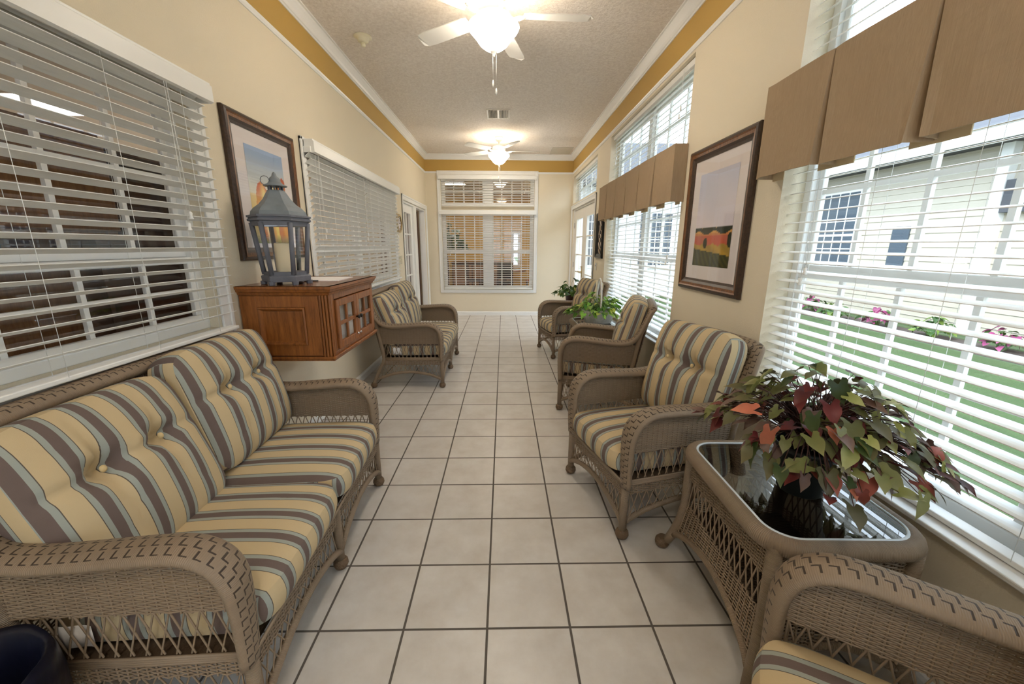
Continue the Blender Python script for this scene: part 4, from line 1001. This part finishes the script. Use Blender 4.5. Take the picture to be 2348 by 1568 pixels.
for i in range(3): MB().box(.25, .268, -.88+i*.59, -.31+i*.59, .08, .72).build('door', M['brown'], cr, bevel=.006)
lp = thing('table_lamp', 'glowing table lamp on the office credenza', 'lamp', (-3.6, 5.9, .81)); MB().lathe([(.08, 0), (.08, .02), (.02, .04), (.05, .14), (.015, .26), (.012, .34)], 18).build('base', M['brass'], lp); MB().lathe([(.17, .32), (.11, .56)], 24, cap=False).build('lamp_shade', M['panel'], lp, solid=.004)
YR = 13.0; GZ = -.18
struct(bx(-4.2, 1.5, 8.42, YR, -.12, -.002).build('floor.002', M['carpet'])); struct(bx(-4.2, 1.5, 8.42, YR, 2.9, 3.0).build('ceiling.002', M['indoorwhite']))
struct(bx(-4.3, -4.2, 8.42, YR, 0, 2.9).build('wall_left.003', M['yellow'])); struct(MB().box(1.42, 1.5, 8.42, YR, 0, 2.9).box(1.5, 1.56, 8.42, YR, GZ, 3.1, mi=1).build('wall_right.001', [M['yellow'], M['sidewhite']]))
wall_y('wall_far.002', YR, YR+.1, [(.31, .59, .75, 1.85)], -4.2, 1.5, 2.9, 'yellow'); window(11, (.45, YR+.03, .75), 0, .28, 1.1, 1, 3, 1, None, .06)
for x, y, lab in ((-1.2, 10.6, 'added fill light panel on the left of the far room'), (1.2, 10.6, 'added fill light panel on the right of the far room')):
    t = thing('fill_light_panel', lab, 'ceiling light', (x, y, 2.9), 0, 'added fill lights of the far room'); MB().box(-.33, .33, -.33, .33, -.012, 0).build('frame', M['white'], t); MB().box(-.30, .30, -.30, .30, -.016, -.012).build('diffuser', M['panel'], t)  # panels added to light the room behind the far window
sb = thing('sideboard', 'dark wooden sideboard against the far room wall', 'sideboard', (-.6, 12.7, 0)); MB().box(-.9, .9, -.25, .25, .1, .88).build('body', M['darkwood'], sb, bevel=.006); MB().box(-.94, .94, -.28, .28, .88, .92).build('top', M['darkwood'], sb, bevel=.006)
for x in (-.85, .8): MB().box(x, x+.05, -.24, .24, 0, .1).build('leg', M['darkwood'], sb)
for i in range(3): MB().box(-.87+i*.59, -.31+i*.59, -.268, -.25, .15, .84).build('door', M['brown'], sb, bevel=.006)
ft = thing('ficus_tree', 'tall leafy indoor tree in the far room, left behind the far window', 'plant', (-1.35, 10.2, 0)); MB().lathe([(.14, 0), (.18, .3), (.16, .3)], 20).build('pot', M['pot'], ft); MB().tube([(0, 0, .25), (.03, .02, .8), (0, 0, 1.3)], .025, 8).build('trunk', M['stem'], ft)
plant(ft, (0, 0, 1.25), 260, .55, [((60, 96, 44), (80, 116, 54), 3), ((40, 72, 36), (60, 90, 44), 3)], HEART, 'gstem', .12, .7, 21, .9, lambda e: e.z < 2.2)
tbl = thing('dining_table', 'round wooden table seen through the far window', 'table', (.1, 11.6, 0)); MB().lathe([(.6, .71), (.61, .72), (.61, .74), (.6, .75)], 32).build('tabletop', M['brown'], tbl); MB().lathe([(.3, 0), (.28, .03), (.06, .08), (.05, .6), (.12, .71)], 20).build('pedestal', M['darkwood'], tbl)
def chair(label, loc, rz, mat):
    t = thing('side_chair', label, 'chair', loc, rz, 'chairs around the far room table')
    for x in (-.19, .19):
        MB().box(x-.02, x+.02, -.2, -.16, 0, .43).build('leg', M['darkwood'], t); MB().box(x-.02, x+.02, .18, .22, 0, .98).build('leg', M['darkwood'], t)
    MB().box(-.22, .22, -.22, .2, .43, .49).build('seat', M[mat], t, bevel=.015); MB().box(-.2, .2, .185, .215, .58, .97).build('backrest', M[mat], t, bevel=.01); return t
chair('orange upholstered chair at the far room table', (.95, 11.4, 0), -1.9, 'orange'); chair('dark upholstered chair on the left of the far room table', (-.75, 11.4, 0), 1.8, 'black2'); chair('dark upholstered chair with its back to the far window', (.1, 10.75, 0), PI, 'black2')

# ---------------------------------------------------------------- garden outside the right windows
GZ = -.18
tag(bx(XR+.17, 60, -30, 60, GZ-.2, GZ).build('lawn', M['grass']), 'mown green lawn outside the garden windows', 'lawn')
tag(bx(XR+.17, 3.1, -6, 12.9, GZ, GZ+.02).build('patio', M['concrete']), 'pale concrete strip along the garden wall', 'patio')
tag(bx(7.3, 8.2, -14, 12.9, GZ, GZ+.01).build('mulch_bed', M['mulch']), 'brown mulch bed at the foot of the neighbouring wing', 'flower bed')
hs = thing('siding_house', 'cream sided wing with gridded windows across the lawn', 'building', (9.0, 0, GZ))
m = MB()
for i in range(24):
    z = i*.145; m.prism([(0, z), (-.018, z+.003), (-.002, z+.145), (.2, z+.145), (.2, z)], 1, -20, 34)
m.build('wall', M['siding'], hs)
m = MB(); m.prism([(-.75, 3.38), (-.75, 3.52), (6, 6.3), (6, 3.38)], 1, -21, 35); m.build('roof', M['roof'], hs); MB().box(-.80, -.74, -21, 35, 3.34, 3.54).build('gutter', M['white'], hs)
def hwin(y, z0, z1, w):
    f = MB(); f.box(-.05, .02, y-w/2-.08, y+w/2+.08, z0-.08, z1+.08); f = f.build('window', M['white'], hs); MB().box(-.056, -.049, y-w/2, y+w/2, z0, z1).build('pane', M['winglass'], f)
    g = MB()
    for i in range(1, 4): g.box(-.068, -.055, y-w/2+w*i/4-.012, y-w/2+w*i/4+.012, z0, z1)
    for j in range(1, 6): zz = z0+(z1-z0)*j/6; g.box(-.067, -.0555, y-w/2, y+w/2, zz-(.03 if j == 3 else .012), zz+(.03 if j == 3 else .012))
    g.build('muntins', M['white'], f)
for y in (-4, 0.2, 3.6, 11.0, 16, 21): hwin(y, .85, 2.95, 1.2)
m = MB(); m.box(-.04, .02, 8.95, 9.35, 1.15, 2.05); sg_ = m.build('sign_board', M['winglass'], hs)
for y in (5.6, 7.4): 
    m = MB(); m.box(-.16, .0, y-.09, y+.09, 0, 3.38); m.build('post', M['white'], hs, bevel=.01)
MB().box(-.14, .0, 5.7, 7.3, 2.2, 2.75).build('shutter', M['roof'], hs)
hs2 = thing('white_sided_wing', 'white sided wing closing the garden beyond the french doors', 'building', (1.9, 13.2, GZ))
m = MB()
for i in range(24):
    z = i*.145; m.prism([(0, z), (-.018, z+.003), (-.002, z+.145), (.2, z+.145), (.2, z)], 0, 0, 6.0)
m.build('wall', M['sidewhite'], hs2); m = MB(); m.prism([(-.7, 3.38), (-.7, 3.52), (5, 5.8), (5, 3.38)], 0, -.2, 6.1); m.build('roof', M['roof'], hs2)
for x in (1.2, 3.0, 4.8):
    f = MB(); f.box(x-.6, x+.6, -.05, .02, .9, 2.7); f = f.build('window', M['white'], hs2); MB().box(x-.5, x+.5, -.056, -.049, 1.0, 2.6).build('pane', M['winglass'], f)
    g = MB()
    for i in range(1, 4): g.box(x-.5+i*.25-.012, x-.5+i*.25+.012, -.068, -.055, 1.0, 2.6)
    for j in range(1, 6): g.box(x-.5, x+.5, -.067, -.0555, 1.0+1.6*j/6-.012, 1.0+1.6*j/6+.012)
    g.build('muntins', M['white'], f)
rs_ = random.Random(12)
for i in range(15):
    y = -3 + i*1.0; x = 7.65 + .3*((i*3) % 4)/3; fl = i % 2
    t = thing('flower_clump' if fl else 'low_shrub', 'clump of magenta flowers in the mulch bed' if fl else 'low green shrub in the mulch bed', 'flowers' if fl else 'shrub', (x, y, GZ+.01), 0, 'magenta flower clumps in the mulch bed' if fl else 'low shrubs in the mulch bed')
    plant(t, (0, 0, .02), 60, .28, [((150, 60, 110), (190, 96, 140), 3), ((70, 104, 50), (96, 130, 66), 2)] if fl else [((120, 150, 60), (150, 176, 80), 2), ((60, 96, 46), (84, 116, 56), 3)], HEART, 'gstem', .12, .38, 100+i, .6, lambda e: e.z > .09)
